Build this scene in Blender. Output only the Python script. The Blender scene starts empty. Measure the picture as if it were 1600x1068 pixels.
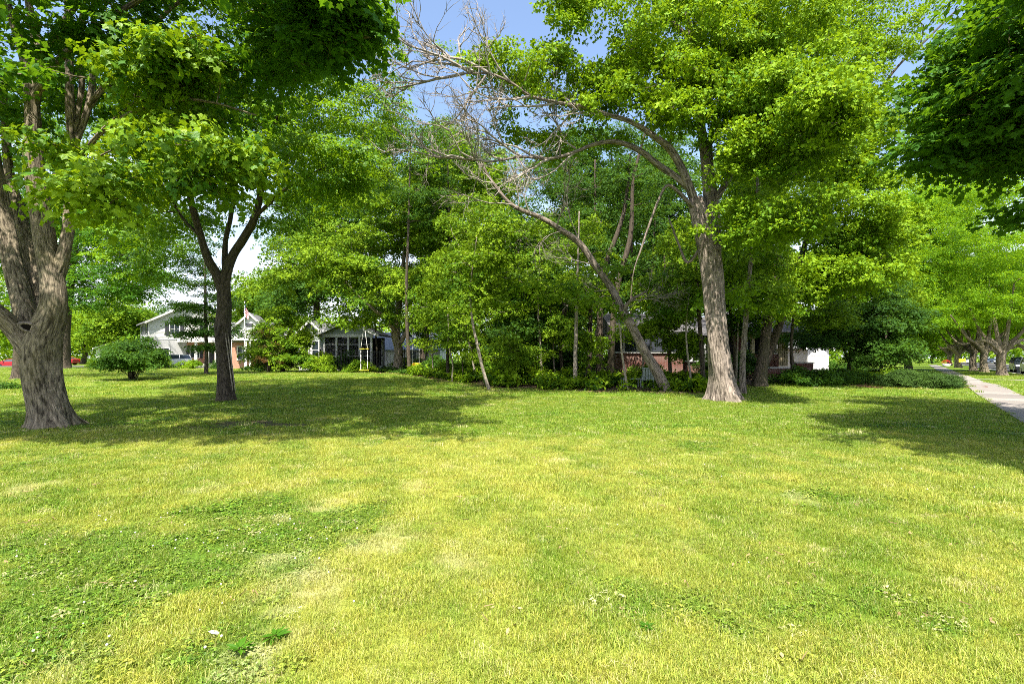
import bpy, math, random
import numpy as np
from mathutils import Vector, Matrix
R = math.radians
rng = np.random.default_rng(7)
random.seed(7)

# ------------------------------------------------------------------ camera, sky, sun, exposure
scene = bpy.context.scene
C = scene.collection
EYE, FPX, HOR = 1.7, 800.0, 558.0          # eye height (m), focal length and horizon row in photo pixels
cam_data = bpy.data.cameras.new('camera')
cam_data.lens = 18.0; cam_data.sensor_width = 36.0
cam_data.shift_y = (HOR - 534.0) / 1600.0
cam_data.clip_start = 0.05; cam_data.clip_end = 3000
cam = bpy.data.objects.new('camera', cam_data); C.objects.link(cam)
cam.location = (0, 0, EYE); cam.rotation_euler = (R(90), 0, 0)
scene.camera = cam

SX, SY = 0.10, 0.56                        # ground shift of a shadow per metre of height
sun_vec = Vector((-SX, -SY, 1.0)).normalized()
elev = math.asin(sun_vec.z); azim = math.atan2(sun_vec.x, sun_vec.y)
world = bpy.data.worlds.new('World'); scene.world = world
world.use_nodes = True
wn, wl = world.node_tree.nodes, world.node_tree.links
wn.clear()
wo = wn.new('ShaderNodeOutputWorld'); bg = wn.new('ShaderNodeBackground')
sky = wn.new('ShaderNodeTexSky'); sky.sky_type = 'NISHITA'; sky.sun_disc = False
sky.sun_elevation = elev; sky.sun_rotation = azim
sky.air_density = 1.0; sky.dust_density = 2.4; sky.ozone_density = 1.6
bg.inputs['Strength'].default_value = 0.12
tc = wn.new('ShaderNodeTexCoord'); sp = wn.new('ShaderNodeSeparateXYZ')
wl.new(tc.outputs['Generated'], sp.inputs[0])
cn = wn.new('ShaderNodeTexNoise'); cn.inputs['Scale'].default_value = 2.6; cn.inputs['Detail'].default_value = 7
cn.inputs['Roughness'].default_value = 0.6
mp = wn.new('ShaderNodeMapping'); mp.inputs['Scale'].default_value = (1, 1, 2.8)
wl.new(tc.outputs['Generated'], mp.inputs[0]); wl.new(mp.outputs[0], cn.inputs['Vector'])
ad = wn.new('ShaderNodeMath'); ad.operation = 'MULTIPLY_ADD'; ad.inputs[1].default_value = -1.9; ad.inputs[2].default_value = 0.62
wl.new(sp.outputs['Z'], ad.inputs[0])
ad2 = wn.new('ShaderNodeMath'); ad2.operation = 'ADD'; wl.new(ad.outputs[0], ad2.inputs[0]); wl.new(cn.outputs['Fac'], ad2.inputs[1])
cr = wn.new('ShaderNodeMapRange'); cr.inputs['From Min'].default_value = 0.45; cr.inputs['From Max'].default_value = 0.95
cr.interpolation_type = 'SMOOTHSTEP'
wl.new(ad2.outputs[0], cr.inputs['Value'])
mx = wn.new('ShaderNodeMix'); mx.data_type = 'RGBA'
wl.new(cr.outputs[0], mx.inputs['Factor']); wl.new(sky.outputs[0], mx.inputs['A'])
mx.inputs['B'].default_value = (4.3, 4.6, 5.1, 1)
wl.new(mx.outputs['Result'], bg.inputs['Color']); wl.new(bg.outputs[0], wo.inputs[0])

sd = bpy.data.lights.new('sun', 'SUN'); sd.energy = 5.0; sd.angle = R(0.5); sd.color = (1.0, 0.95, 0.86)
so = bpy.data.objects.new('sun', sd); C.objects.link(so)
so.rotation_euler = (-sun_vec).to_track_quat('-Z', 'Y').to_euler(); so.location = (0, -10, 40)

scene.view_settings.view_transform = 'Standard'; scene.view_settings.look = 'None'
scene.view_settings.gamma = 1.0; scene.view_settings.use_curve_mapping = False
scene.view_settings.exposure = 1.52
scene.render.engine = 'CYCLES'
cy = scene.cycles
cy.max_bounces = 6; cy.diffuse_bounces = 2; cy.glossy_bounces = 2; cy.transmission_bounces = 4; cy.transparent_max_bounces = 4
cy.use_denoising = False; cy.use_adaptive_sampling = True; cy.adaptive_threshold = 0.02
cy.sample_clamp_indirect = 4.0; cy.filter_width = 0.9

# ------------------------------------------------------------------ helpers
def sstep(a, b, x):
    t = np.clip((np.asarray(x, float) - a) / (b - a), 0, 1); return t * t * (3 - 2 * t)
_lat = np.random.default_rng(99).random((256, 256))
def vn(x, y, s=1.0, ox=0.0):
    x = np.asarray(x, float) / s + 37.3 + ox; y = np.asarray(y, float) / s + 91.7 + ox * 1.7
    xi = np.floor(x).astype(int); yi = np.floor(y).astype(int); fx = x - xi; fy = y - yi
    fx = fx * fx * (3 - 2 * fx); fy = fy * fy * (3 - 2 * fy)
    L = lambda a, b: _lat[a & 255, b & 255]
    return (L(xi, yi) * (1 - fx) + L(xi + 1, yi) * fx) * (1 - fy) + (L(xi, yi + 1) * (1 - fx) + L(xi + 1, yi + 1) * fx) * fy
def fbm(x, y, s=1.0, o=3, ox=0.0):
    v = 0; a = 0.5; t = 0
    for k in range(o):
        v = v + a * vn(x, y, s, ox + 13.1 * k); t += a; a *= 0.55; s *= 0.47
    return v / t
def gz(x, y):
    """height of the ground: the lawn rises a little towards the houses"""
    return 0.38 * sstep(22, 36, y) * sstep(32, 24, x) + 0.03 * (fbm(x, y, 3.0, 2, 5) - .5) * sstep(5, 12, y)
def P(px, py, Y): return Vector(((px - 800) / FPX * Y, Y, EYE - (py - HOR) / FPX * Y))
def G(px, Y):
    x = (px - 800) / FPX * Y; return Vector((x, Y, float(gz(x, Y))))
def GY(px, py):
    """ground point seen at a photo pixel"""
    lo, hi = 2.0, 400.0
    for _ in range(50):
        m = (lo + hi) / 2; x = (px - 800) / FPX * m
        yy = HOR + (EYE - float(gz(x, m))) * FPX / m
        if yy > py: lo = m
        else: hi = m
    return G(px, lo)

def link(o, parent=None, kind=None, label=None, cat=None, group=None):
    C.objects.link(o)
    if parent is not None: o.parent = parent
    if kind: o['kind'] = kind
    if label: o['label'] = label
    if cat: o['category'] = cat
    if group: o['group'] = group
    return o
def thing(name, label, cat, loc=(0, 0, 0), rz=0.0, group=None):
    o = bpy.data.objects.new(name, None); o.empty_display_size = 0.2
    o.location = loc; o.rotation_euler = (0, 0, rz)
    return link(o, None, None, label, cat, group)

class MB:
    """collects boxes, tubes and faces into one mesh"""
    def __init__(s): s.v = []; s.f = []; s.uv = []; s.n = 0; s.sm = []
    def add(s, v, f, uv=None, smooth=False):
        v = np.asarray(v, float).reshape(-1, 3); s.v.append(v)
        for q in f: s.f.append(tuple(int(i) + s.n for i in q))
        s.uv.append(np.zeros((len(v), 2)) if uv is None else np.asarray(uv)); s.n += len(v); s.sm += [smooth] * len(f)
        return s
    def box(s, a, b):
        x0, y0, z0 = a; x1, y1, z1 = b
        v = [(x0,y0,z0),(x1,y0,z0),(x1,y1,z0),(x0,y1,z0),(x0,y0,z1),(x1,y0,z1),(x1,y1,z1),(x0,y1,z1)]
        return s.add(v, [(0,3,2,1),(4,5,6,7),(0,1,5,4),(1,2,6,5),(2,3,7,6),(3,0,4,7)])
    def prism(s, prof, axis, a, b):
        """profile (list of 2-D points) extruded along axis 'x' or 'y' from a to b"""
        n = len(prof)
        if axis == 'y': v = [(p[0], a, p[1]) for p in prof] + [(p[0], b, p[1]) for p in prof]
        elif axis == 'x': v = [(a, p[0], p[1]) for p in prof] + [(b, p[0], p[1]) for p in prof]
        else: v = [(p[0], p[1], a) for p in prof] + [(p[0], p[1], b) for p in prof]
        f = [tuple(range(n)), tuple(range(2 * n - 1, n - 1, -1))] + [(i, i + n, (i + 1) % n + n, (i + 1) % n) for i in range(n)]
        return s.add(v, f)
    def tube(s, pts, rad, sides=8, flare=0.0, seed=0, rough=0.0, lobes=5, cap=True):
        pts = np.asarray(pts, float); rad = np.asarray(rad, float); n = len(pts)
        if n < 2: return s
        t = np.gradient(pts, axis=0); t /= np.linalg.norm(t, axis=1)[:, None] + 1e-9
        u = np.cross(t[0], [0.13, 0.98, 0.11]);
        if np.linalg.norm(u) < 1e-3: u = np.cross(t[0], [1, 0, 0])
        u /= np.linalg.norm(u); us = [u]
        for i in range(1, n):
            u = us[-1] - t[i] * np.dot(us[-1], t[i]); u /= np.linalg.norm(u) + 1e-9; us.append(u)
        us = np.array(us); vs = np.cross(t, us)
        L = np.concatenate([[0], np.cumsum(np.linalg.norm(np.diff(pts, axis=0), axis=1))])
        th = np.linspace(0, 2 * np.pi, sides + 1)
        rr = np.repeat(rad[:, None], sides + 1, 1)
        if flare > 0:
            k = np.exp(-L / (rad[0] * 0.75))[:, None]
            lb = 0.55 + 0.45 * np.cos(lobes * th + seed)[None, :] * 0.8 + 0.25 * np.cos(3 * th + seed * 2.3)[None, :]
            rr = rr * (1 + flare * k * lb)
        if rough > 0:
            nz = vn(np.cos(th)[None, :] * 2 + L[:, None] * .15, np.sin(th)[None, :] * 2 + L[:, None] / (rad[0] * 4), 1.0, seed * 3.1) - .5
            rr = rr * (1 + rough * nz * 2)
            nz = vn(np.abs(th - np.pi)[None, :] * 7 + 0 * L[:, None], L[:, None] / (rad[0] * 1.6), 1.0, seed * 1.7) - .5
            rr = rr * (1 + rough * nz * .5)
            rr[:, -1] = rr[:, 0]
        v = pts[:, None, :] + us[:, None, :] * (np.cos(th)[None, :, None] * rr[:, :, None]) + vs[:, None, :] * (np.sin(th)[None, :, None] * rr[:, :, None])
        uv = np.stack([np.repeat((th * rad.max())[None, :], n, 0), np.repeat(L[:, None], sides + 1, 1)], -1).reshape(-1, 2)
        m = sides + 1
        f = [(i * m + j, i * m + j + 1, (i + 1) * m + j + 1, (i + 1) * m + j) for i in range(n - 1) for j in range(sides)]
        if cap: f.append(tuple((n - 1) * m + j for j in range(sides)))
        return s.add(v.reshape(-1, 3), f, uv, True)
    def mesh(s, name, mat):
        me = bpy.data.meshes.new(name)
        v = np.concatenate(s.v) if s.v else np.zeros((0, 3)); me.from_pydata(v.tolist(), [], s.f)
        if s.f:
            uvs = np.concatenate(s.uv); li = np.empty(len(me.loops), np.int32); me.loops.foreach_get('vertex_index', li)
            ul = me.uv_layers.new(name='UVMap'); ul.data.foreach_set('uv', uvs[li].ravel())
            me.polygons.foreach_set('use_smooth', s.sm)
        if mat: me.materials.append(mat)
        me.update(); return me
    def build(s, name, mat, parent=None, kind=None, label=None, cat=None, group=None, bevel=0):
        o = bpy.data.objects.new(name, s.mesh(name, mat)); link(o, parent, kind, label, cat, group)
        if bevel:
            b = o.modifiers.new('bevel', 'BEVEL'); b.width = bevel; b.segments = 2; b.limit_method = 'ANGLE'
        return o

def spline(pts, rad, step=0.3):
    """Catmull-Rom through the points"""
    pts = np.asarray(pts, float); rad = np.asarray(rad, float)
    p = np.vstack([2 * pts[0] - pts[1], pts, 2 * pts[-1] - pts[-2]]); op = []; orr = []
    for i in range(len(pts) - 1):
        d = np.linalg.norm(pts[i + 1] - pts[i]); k = max(2, int(d / step))
        for t in np.linspace(0, 1, k, endpoint=False):
            a, b, c, e = p[i], p[i + 1], p[i + 2], p[i + 3]
            op.append(0.5 * ((2 * b) + (c - a) * t + (2 * a - 5 * b + 4 * c - e) * t * t + (3 * b - a - 3 * c + e) * t ** 3))
            orr.append(rad[i] * (1 - t) + rad[i + 1] * t)
    op.append(pts[-1]); orr.append(rad[-1]); return np.array(op), np.array(orr)

# ------------------------------------------------------------------ materials
def newmat(name):
    m = bpy.data.materials.new(name); m.use_nodes = True; n = m.node_tree.nodes; l = m.node_tree.links
    b = n['Principled BSDF']; return m, n, l, b
def N(n, t, **kw):
    x = n.new(t)
    for k, v in kw.items():
        if k.startswith('_'): setattr(x, k[1:], v)
        else: x.inputs[k.replace('__', ' ')].default_value = v
    return x
def mixc(n, l, fac, a, b, blend='MIX'):
    m = n.new('ShaderNodeMix'); m.data_type = 'RGBA'; m.blend_type = blend
    for s, v in (('Factor', fac), ('A', a), ('B', b)):
        if hasattr(v, 'is_linked'): l.new(v, m.inputs[s])
        elif s == 'Factor': m.inputs[s].default_value = v
        else: m.inputs[s].default_value = (*v[:3], 1)
    return m.outputs['Result']
def plain(name, col, rough=0.6, spec=0.3, metal=0.0, var=0.12, scale=6.0, bump=0.0, bscale=60.0):
    m, n, l, b = newmat(name)
    t = N(n, 'ShaderNodeTexCoord'); z = N(n, 'ShaderNodeTexNoise', Scale=scale, Detail=5.0)
    l.new(t.outputs['Object'], z.inputs['Vector'])
    d = tuple(c * (1 - var * 2.2) for c in col); e = tuple(min(1, c * (1 + var)) for c in col)
    l.new(mixc(n, l, z.outputs['Fac'], d, e), b.inputs['Base Color'])
    b.inputs['Roughness'].default_value = rough; b.inputs['Specular IOR Level'].default_value = spec; b.inputs['Metallic'].default_value = metal
    if bump:
        z2 = N(n, 'ShaderNodeTexNoise', Scale=bscale, Detail=4.0); l.new(t.outputs['Object'], z2.inputs['Vector'])
        bp = N(n, 'ShaderNodeBump', Strength=0.6, Distance=bump); l.new(z2.outputs['Fac'], bp.inputs['Height']); l.new(bp.outputs[0], b.inputs['Normal'])
    return m
def bark(name, light, dark, ridge=(26, 5), moss=0.25, mosscol=(0.07, 0.085, 0.03), dist=0.03, patch=0.0, patchcol=(.3, .25, .2)):
    m, n, l, b = newmat(name)
    uv = N(n, 'ShaderNodeUVMap'); mp = N(n, 'ShaderNodeMapping'); mp.inputs['Scale'].default_value = (ridge[0], ridge[1], 1)
    l.new(uv.outputs[0], mp.inputs[0])
    g = N(n, 'ShaderNodeNewGeometry')
    nz = N(n, 'ShaderNodeTexNoise', Scale=1.3, Detail=6.0, Roughness=0.62, Distortion=1.1)
    oi = N(n, 'ShaderNodeObjectInfo'); va = N(n, 'ShaderNodeVectorMath'); va.operation = 'ADD'
    l.new(mp.outputs[0], va.inputs[0]); l.new(oi.outputs['Random'], va.inputs[1]); l.new(va.outputs[0], nz.inputs['Vector'])
    w = N(n, 'ShaderNodeTexVoronoi', Scale=1.0); w.feature = 'F1'
    va2 = N(n, 'ShaderNodeVectorMath'); va2.operation = 'MULTIPLY_ADD'; va2.inputs[1].default_value = (1.6, 1.6, 1.6)
    l.new(nz.outputs['Color'], va2.inputs[0]); l.new(va.outputs[0], va2.inputs[2]); l.new(va2.outputs[0], w.inputs['Vector'])
    ad = N(n, 'ShaderNodeMath'); ad.operation = 'MULTIPLY_ADD'; ad.inputs[1].default_value = -0.7
    l.new(w.outputs['Distance'], ad.inputs[0]); l.new(nz.outputs['Fac'], ad.inputs[2])
    r = N(n, 'ShaderNodeMapRange'); r.inputs['From Min'].default_value = -0.15; r.inputs['From Max'].default_value = 0.42; l.new(ad.outputs[0], r.inputs['Value'])
    c = mixc(n, l, r.outputs[0], dark, light)
    big = N(n, 'ShaderNodeTexNoise', Scale=0.9, Detail=4.0); l.new(g.outputs['Position'], big.inputs['Vector'])
    rb = N(n, 'ShaderNodeMapRange'); rb.inputs['From Min'].default_value = 0.5; rb.inputs['From Max'].default_value = 0.72; rb.inputs['To Max'].default_value = moss; l.new(big.outputs['Fac'], rb.inputs['Value'])
    c = mixc(n, l, rb.outputs[0], c, mosscol)
    if patch:
        pn = N(n, 'ShaderNodeTexNoise', Scale=2.3, Detail=5.0, Distortion=.8); l.new(g.outputs['Position'], pn.inputs['Vector'])
        rp = N(n, 'ShaderNodeMapRange'); rp.inputs['From Min'].default_value = 0.55; rp.inputs['From Max'].default_value = 0.62; rp.inputs['To Max'].default_value = patch; l.new(pn.outputs['Fac'], rp.inputs['Value'])
        c = mixc(n, l, rp.outputs[0], c, patchcol)
    l.new(c, b.inputs['Base Color']); b.inputs['Roughness'].default_value = 0.9; b.inputs['Specular IOR Level'].default_value = 0.15
    bp = N(n, 'ShaderNodeBump', Strength=1.0, Distance=dist); l.new(ad.outputs[0], bp.inputs['Height']); l.new(bp.outputs[0], b.inputs['Normal'])
    return m
def leafmat(name, a, b_, trans=0.4, tcol=None, rough=0.45, spec=0.35):
    """a, b_: the two leaf colours; tcol: colour of light passing through"""
    m, n, l, b = newmat(name)
    oi = N(n, 'ShaderNodeObjectInfo'); at = N(n, 'ShaderNodeAttribute'); at.attribute_name = 'lv'
    ad = N(n, 'ShaderNodeMath'); ad.operation = 'MULTIPLY_ADD'; ad.inputs[1].default_value = 0.45
    mu = N(n, 'ShaderNodeMath'); mu.operation = 'MULTIPLY'; mu.inputs[1].default_value = 0.55
    l.new(oi.outputs['Random'], mu.inputs[0]); l.new(at.outputs['Fac'], ad.inputs[0]); l.new(mu.outputs[0], ad.inputs[2])
    g = N(n, 'ShaderNodeNewGeometry'); bn = N(n, 'ShaderNodeTexNoise', Scale=0.45, Detail=3.0); l.new(g.outputs['Position'], bn.inputs['Vector'])
    m2 = N(n, 'ShaderNodeMath'); m2.operation = 'MULTIPLY_ADD'; m2.inputs[1].default_value = 2.4; m2.inputs[2].default_value = -1.2; l.new(bn.outputs['Fac'], m2.inputs[0])
    m3 = N(n, 'ShaderNodeMath'); m3.operation = 'ADD'; m3.use_clamp = True; l.new(ad.outputs[0], m3.inputs[0]); l.new(m2.outputs[0], m3.inputs[1])
    c = mixc(n, l, m3.outputs[0], a, b_)
    l.new(c, b.inputs['Base Color']); b.inputs['Roughness'].default_value = rough; b.inputs['Specular IOR Level'].default_value = spec
    tr = N(n, 'ShaderNodeBsdfTranslucent')
    tcol = tcol or tuple(min(.6, k * 2.2) for k in b_)
    l.new(mixc(n, l, 0.65, c, tcol), tr.inputs['Color'])
    mxs = N(n, 'ShaderNodeMixShader'); mxs.inputs[0].default_value = trans
    l.new(b.outputs[0], mxs.inputs[1]); l.new(tr.outputs[0], mxs.inputs[2]); l.new(mxs.outputs[0], n['Material Output'].inputs['Surface'])
    return m

M = {}
M['bark_maple'] = bark('bark_maple', (0.31, 0.255, 0.18), (0.032, 0.025, 0.017), (24, 4.5), 0.5, (0.13, 0.115, 0.04), 0.022)
M['bark_grey'] = bark('bark_grey', (0.33, 0.27, 0.22), (0.045, 0.035, 0.027), (17, 3), 0.25, (0.09, 0.085, 0.05), 0.035, 0.35, (0.42, 0.34, 0.28))
M['bark_dark'] = bark('bark_dark', (0.12, 0.095, 0.07), (0.025, 0.02, 0.015), (22, 5), 0.35, (0.06, 0.06, 0.025), 0.025)
M['bark_pale'] = bark('bark_pale', (0.42, 0.36, 0.29), (0.13, 0.105, 0.08), (30, 8), 0.15, (0.14, 0.14, 0.07), 0.01)
M['bark_dead'] = bark('bark_dead', (0.40, 0.35, 0.30), (0.12, 0.10, 0.085), (30, 8), 0.1, (0.14, 0.14, 0.09), 0.01)
# ------------------------------------------------------------------ foliage sprays (instanced leaf sprays)
def maple_leaf():
    a = [(0, 0), (.16, -.10), (.42, -.02), (.36, .12), (.62, .30), (.60, .42), (.42, .44), (.30, .50), (.26, .62), (.12, .74), (0, 1.0)]
    pts = a + [(-x, y) for x, y in a[-2:0:-1]]
    return np.array(pts) * 0.95
def oval_leaf(): return np.array([(0, 0), (.22, .28), (.2, .62), (0, 1.0), (-.2, .62), (-.22, .28)])
def tri_leaf():  return np.array([(0, 0), (.3, .25), (.42, .62), (.14, .6), (0, 1.0), (-.14, .6), (-.42, .62), (-.3, .25)])
def add_leaf(V, F, LV, outline, pos, az, tilt, roll, size, r, bend=0.18):
    o = outline * size; n0 = len(V)
    z = -bend * size * (np.abs(o[:, 0] / size) ** 1.3 * 1.2 + (o[:, 1] / size) ** 2)
    p = np.column_stack([o[:, 1], o[:, 0], z])           # leaf points to +x
    m = np.array((Matrix.Rotation(az, 3, 'Z') @ Matrix.Rotation(tilt, 3, 'Y') @ Matrix.Rotation(roll, 3, 'X')))
    p = p @ m.T + np.asarray(pos)
    c = len(o) // 2
    V.extend(p.tolist()); k = len(o)
    # two halves folded on the midrib
    F.append(tuple(n0 + i for i in range(0, c + 1))); F.append(tuple([n0] + [n0 + i for i in range(c, k)]))
    LV.extend([r, r])
def spray_mesh(name, mat, outline, nl, radius, size, seed, tilt=25, thick=0.12, twig=True):
    rg = random.Random(seed); V, F, LV = [], [], []
    for i in range(nl):
        t = (i + rg.random()) / nl
        side = 1 if i % 2 else -1
        x = radius * (t * 1.9 - 0.75); w = radius * 0.75 * math.sin(math.pi * min(1, t * .9 + .12))
        y = side * w * rg.uniform(.1, 1.0); z = rg.uniform(-thick, thick) * radius - 0.25 * (x / radius) ** 2 * radius * .3
        az = math.atan2(y, x * .3 + radius * .35) + rg.uniform(-.7, .7)
        add_leaf(V, F, LV, outline, (x, y, z), az, R(rg.gauss(14, tilt)), R(rg.gauss(0, tilt)), size * rg.uniform(.6, 1.15), rg.random())
    me = bpy.data.meshes.new(name); me.from_pydata(V, [], F)
    a = me.attributes.new('lv', 'FLOAT', 'FACE'); a.data.foreach_set('value', LV)
    me.materials.append(mat); me.update()
    return me
def gn_group(name, meshes):
    ng = bpy.data.node_groups.new(name, 'GeometryNodeTree')
    ng.interface.new_socket('Geometry', in_out='INPUT', socket_type='NodeSocketGeometry')
    ng.interface.new_socket('Geometry', in_out='OUTPUT', socket_type='NodeSocketGeometry')
    n, l = ng.nodes, ng.links
    gi, go = n.new('NodeGroupInput'), n.new('NodeGroupOutput')
    iop = n.new('GeometryNodeInstanceOnPoints'); jn = n.new('GeometryNodeJoinGeometry')
    for me in reversed(meshes):      # a join lists its links last first
        ob = bpy.data.objects.new(me.name, me)
        oi = n.new('GeometryNodeObjectInfo'); oi.inputs['Object'].default_value = ob; oi.inputs['As Instance'].default_value = False
        g2 = n.new('GeometryNodeGeometryToInstance'); l.new(oi.outputs['Geometry'], g2.inputs[0]); l.new(g2.outputs[0], jn.inputs[0])
    def na(nm, ty):
        a = n.new('GeometryNodeInputNamedAttribute'); a.data_type = ty; a.inputs['Name'].default_value = nm
        return next(o for o in a.outputs if o.enabled and o.name == 'Attribute')
    e = n.new('FunctionNodeEulerToRotation'); l.new(na('rot', 'FLOAT_VECTOR'), e.inputs[0])
    l.new(gi.outputs[0], iop.inputs['Points']); l.new(jn.outputs[0], iop.inputs['Instance'])
    iop.inputs['Pick Instance'].default_value = True
    l.new(na('idx', 'INT'), iop.inputs['Instance Index']); l.new(e.outputs[0], iop.inputs['Rotation']); l.new(na('scl', 'FLOAT'), iop.inputs['Scale'])
    l.new(iop.outputs[0], go.inputs[0])
    return ng, len(meshes)
def scatter(name, kind_ng, pos, rot, scl, parent=None, attrs=None, idx=None, **kw):
    ng, nv = kind_ng; pos = np.asarray(pos, float); k = len(pos)
    me = bpy.data.meshes.new(name); me.from_pydata(pos.tolist(), [], [])
    a = me.attributes.new('rot', 'FLOAT_VECTOR', 'POINT'); a.data.foreach_set('vector', np.asarray(rot, float).ravel())
    a = me.attributes.new('scl', 'FLOAT', 'POINT'); a.data.foreach_set('value', np.asarray(scl, float))
    a = me.attributes.new('idx', 'INT', 'POINT'); a.data.foreach_set('value', (rng.integers(0, nv, k) if idx is None else idx).astype(np.int32))
    for kk, vv in (attrs or {}).items():
        a = me.attributes.new(kk, 'FLOAT', 'POINT'); a.data.foreach_set('value', np.asarray(vv, float))
    o = bpy.data.objects.new(name, me); link(o, parent, 'stuff', **kw)
    md = o.modifiers.new('scatter', 'NODES'); md.node_group = ng
    return o

def kindset(tag, mat, outline, nl, radius, size, tilt, nvar=5, thick=0.12):
    return gn_group(tag, [spray_mesh('leaf_spray', mat, outline, nl, radius, size, 11 * i + len(tag), tilt, thick) for i in range(nvar)])
LM = {}
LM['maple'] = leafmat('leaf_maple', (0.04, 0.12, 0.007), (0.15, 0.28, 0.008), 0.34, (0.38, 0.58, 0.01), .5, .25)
LM['maple_sun'] = leafmat('leaf_maple_sun_tint', (0.04, 0.125, 0.007), (0.24, 0.36, 0.010), 0.28, (0.45, 0.62, 0.01), .5, .2)  # brighter, yellower copy: sunlight on the front boughs put into the colour
LM['maple_dark'] = leafmat('leaf_maple_dark', (0.02, 0.075, 0.007), (0.065, 0.165, 0.008), 0.34, (0.26, 0.48, 0.01), .55, .12)  # darker copy: crown shade put into the leaf colour; weeds share it
LM['lime'] = leafmat('leaf_lime', (0.07, 0.165, 0.006), (0.21, 0.33, 0.008), 0.28, (0.40, 0.56, 0.01), .6, .15)
LM['green'] = leafmat('leaf_green', (0.05, 0.13, 0.007), (0.20, 0.30, 0.010), 0.27, (0.32, 0.48, 0.01), .6, .12)
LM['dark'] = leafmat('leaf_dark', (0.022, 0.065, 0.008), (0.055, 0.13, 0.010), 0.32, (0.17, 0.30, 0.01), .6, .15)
LM['street'] = leafmat('leaf_street', (0.07, 0.17, 0.006), (0.15, 0.28, 0.008), 0.5, (0.42, 0.62, 0.01), .6, .15)
LM['red'] = leafmat('leaf_red', (0.10, 0.12, 0.02), (0.32, 0.12, 0.05), 0.3, (0.45, 0.25, 0.06))
LM['conifer'] = leafmat('leaf_conifer', (0.022, 0.055, 0.008), (0.05, 0.10, 0.012), 0.15, (0.08, 0.15, 0.02), .6, .15)
K = {}
K['maple'] = kindset('spray_maple', LM['maple'], maple_leaf(), 16, 0.36, 0.15, 20)
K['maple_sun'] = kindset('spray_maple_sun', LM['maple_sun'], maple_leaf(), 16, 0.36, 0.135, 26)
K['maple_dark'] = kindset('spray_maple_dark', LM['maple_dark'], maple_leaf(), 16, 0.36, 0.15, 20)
K['maple_mid'] = kindset('spray_maple_mid', LM['maple'], tri_leaf(), 24, 0.40, 0.13, 24)
K['maple_mid_dark'] = kindset('spray_maple_mid_dark', LM['maple_dark'], tri_leaf(), 24, 0.40, 0.13, 24)
K['lime'] = kindset('spray_lime', LM['lime'], tri_leaf(), 22, 0.34, 0.15, 36, thick=.3)
K['green'] = kindset('spray_green', LM['green'], tri_leaf(), 24, 0.38, 0.14, 34, thick=.25)
K['dark'] = kindset('spray_dark', LM['dark'], tri_leaf(), 24, 0.40, 0.14, 30, thick=.25)
K['street'] = kindset('spray_street', LM['street'], oval_leaf(), 30, 0.45, 0.15, 30, thick=.3)
K['red'] = kindset('spray_red', LM['red'], oval_leaf(), 24, 0.3, 0.09, 35, thick=.4)
K['conifer'] = kindset('spray_conifer', LM['conifer'], oval_leaf(), 40, 0.4, 0.09, 28, thick=.15)

# ------------------------------------------------------------------ trees
SRC = {}
def leaves_on_pads(pads, PR, nspray, flat=0.3, droop=0.6):
    """spray transforms on domed pads of foliage"""
    pads = np.asarray(pads); n = len(pads); PRs = PR * rng.uniform(.65, 1.3, n)
    cnt = np.maximum(3, (nspray * (PRs / PR) ** 2).astype(int)); idx = np.repeat(np.arange(n), cnt); k = len(idx)
    az = rng.uniform(0, 2 * np.pi, k); rr = np.sqrt(rng.random(k)); r = rr * PRs[idx]
    # irregular outline of each pad
    r *= 1 + 0.35 * np.sin(az * 2 + pads[idx, 0] * 7) + 0.2 * np.sin(az * 3 + pads[idx, 1] * 5)
    pos = pads[idx] + np.column_stack([np.cos(az) * r, np.sin(az) * r, flat * PRs[idx] * (0.6 - 1.5 * rr ** 2) + rng.normal(0, .12, k) * PRs[idx]])
    rot = np.column_stack([rng.normal(0, .28, k), droop * rr * rng.uniform(.3, 1.2, k) + rng.normal(0, .2, k), az + rng.normal(0, .5, k)])
    return pos, rot
def blob_pads(blobs):
    out = []
    for (px, py, rx, ry, Y, ry_m, n) in blobs:
        c = np.array(P(px, py, Y)); rx_m, rz_m = rx / FPX * Y, ry / FPX * Y
        d = rng.normal(size=(n, 3)); d /= np.linalg.norm(d, axis=1)[:, None]
        r = rng.random(n) ** 0.42
        out.append(c + d * r[:, None] * np.array([rx_m, ry_m, rz_m]))
    return np.vstack(out)
def dead_twigs(mb, p, d, L, r, depth, rg, spread=.55, up=0.15):
    n = 5; pts = [np.array(p, float)]; d = np.array(d, float); d /= np.linalg.norm(d)
    for i in range(n):
        d = d + np.array([rg.gauss(0, .2), rg.gauss(0, .2), rg.gauss(up * .3, .19)]); d /= np.linalg.norm(d); pts.append(pts[-1] + d * L / n)
    mb.tube(pts, np.linspace(r, r * .35, n + 1), 5 if r > .012 else 3, cap=False)
    if depth <= 0: return
    k = 5 if depth > 1 else 4
    for i in range(k):
        t = rg.uniform(.25, 1.0); j = min(n - 1, int(t * n)); q = pts[j] + (pts[j + 1] - pts[j]) * (t * n - j)
        nd = d + np.array([rg.gauss(0, spread), rg.gauss(0, spread), rg.gauss(up, spread)])
        dead_twigs(mb, q, nd, L * rg.uniform(.4, .7), r * .55, depth - 1, rg, spread, up)
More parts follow.
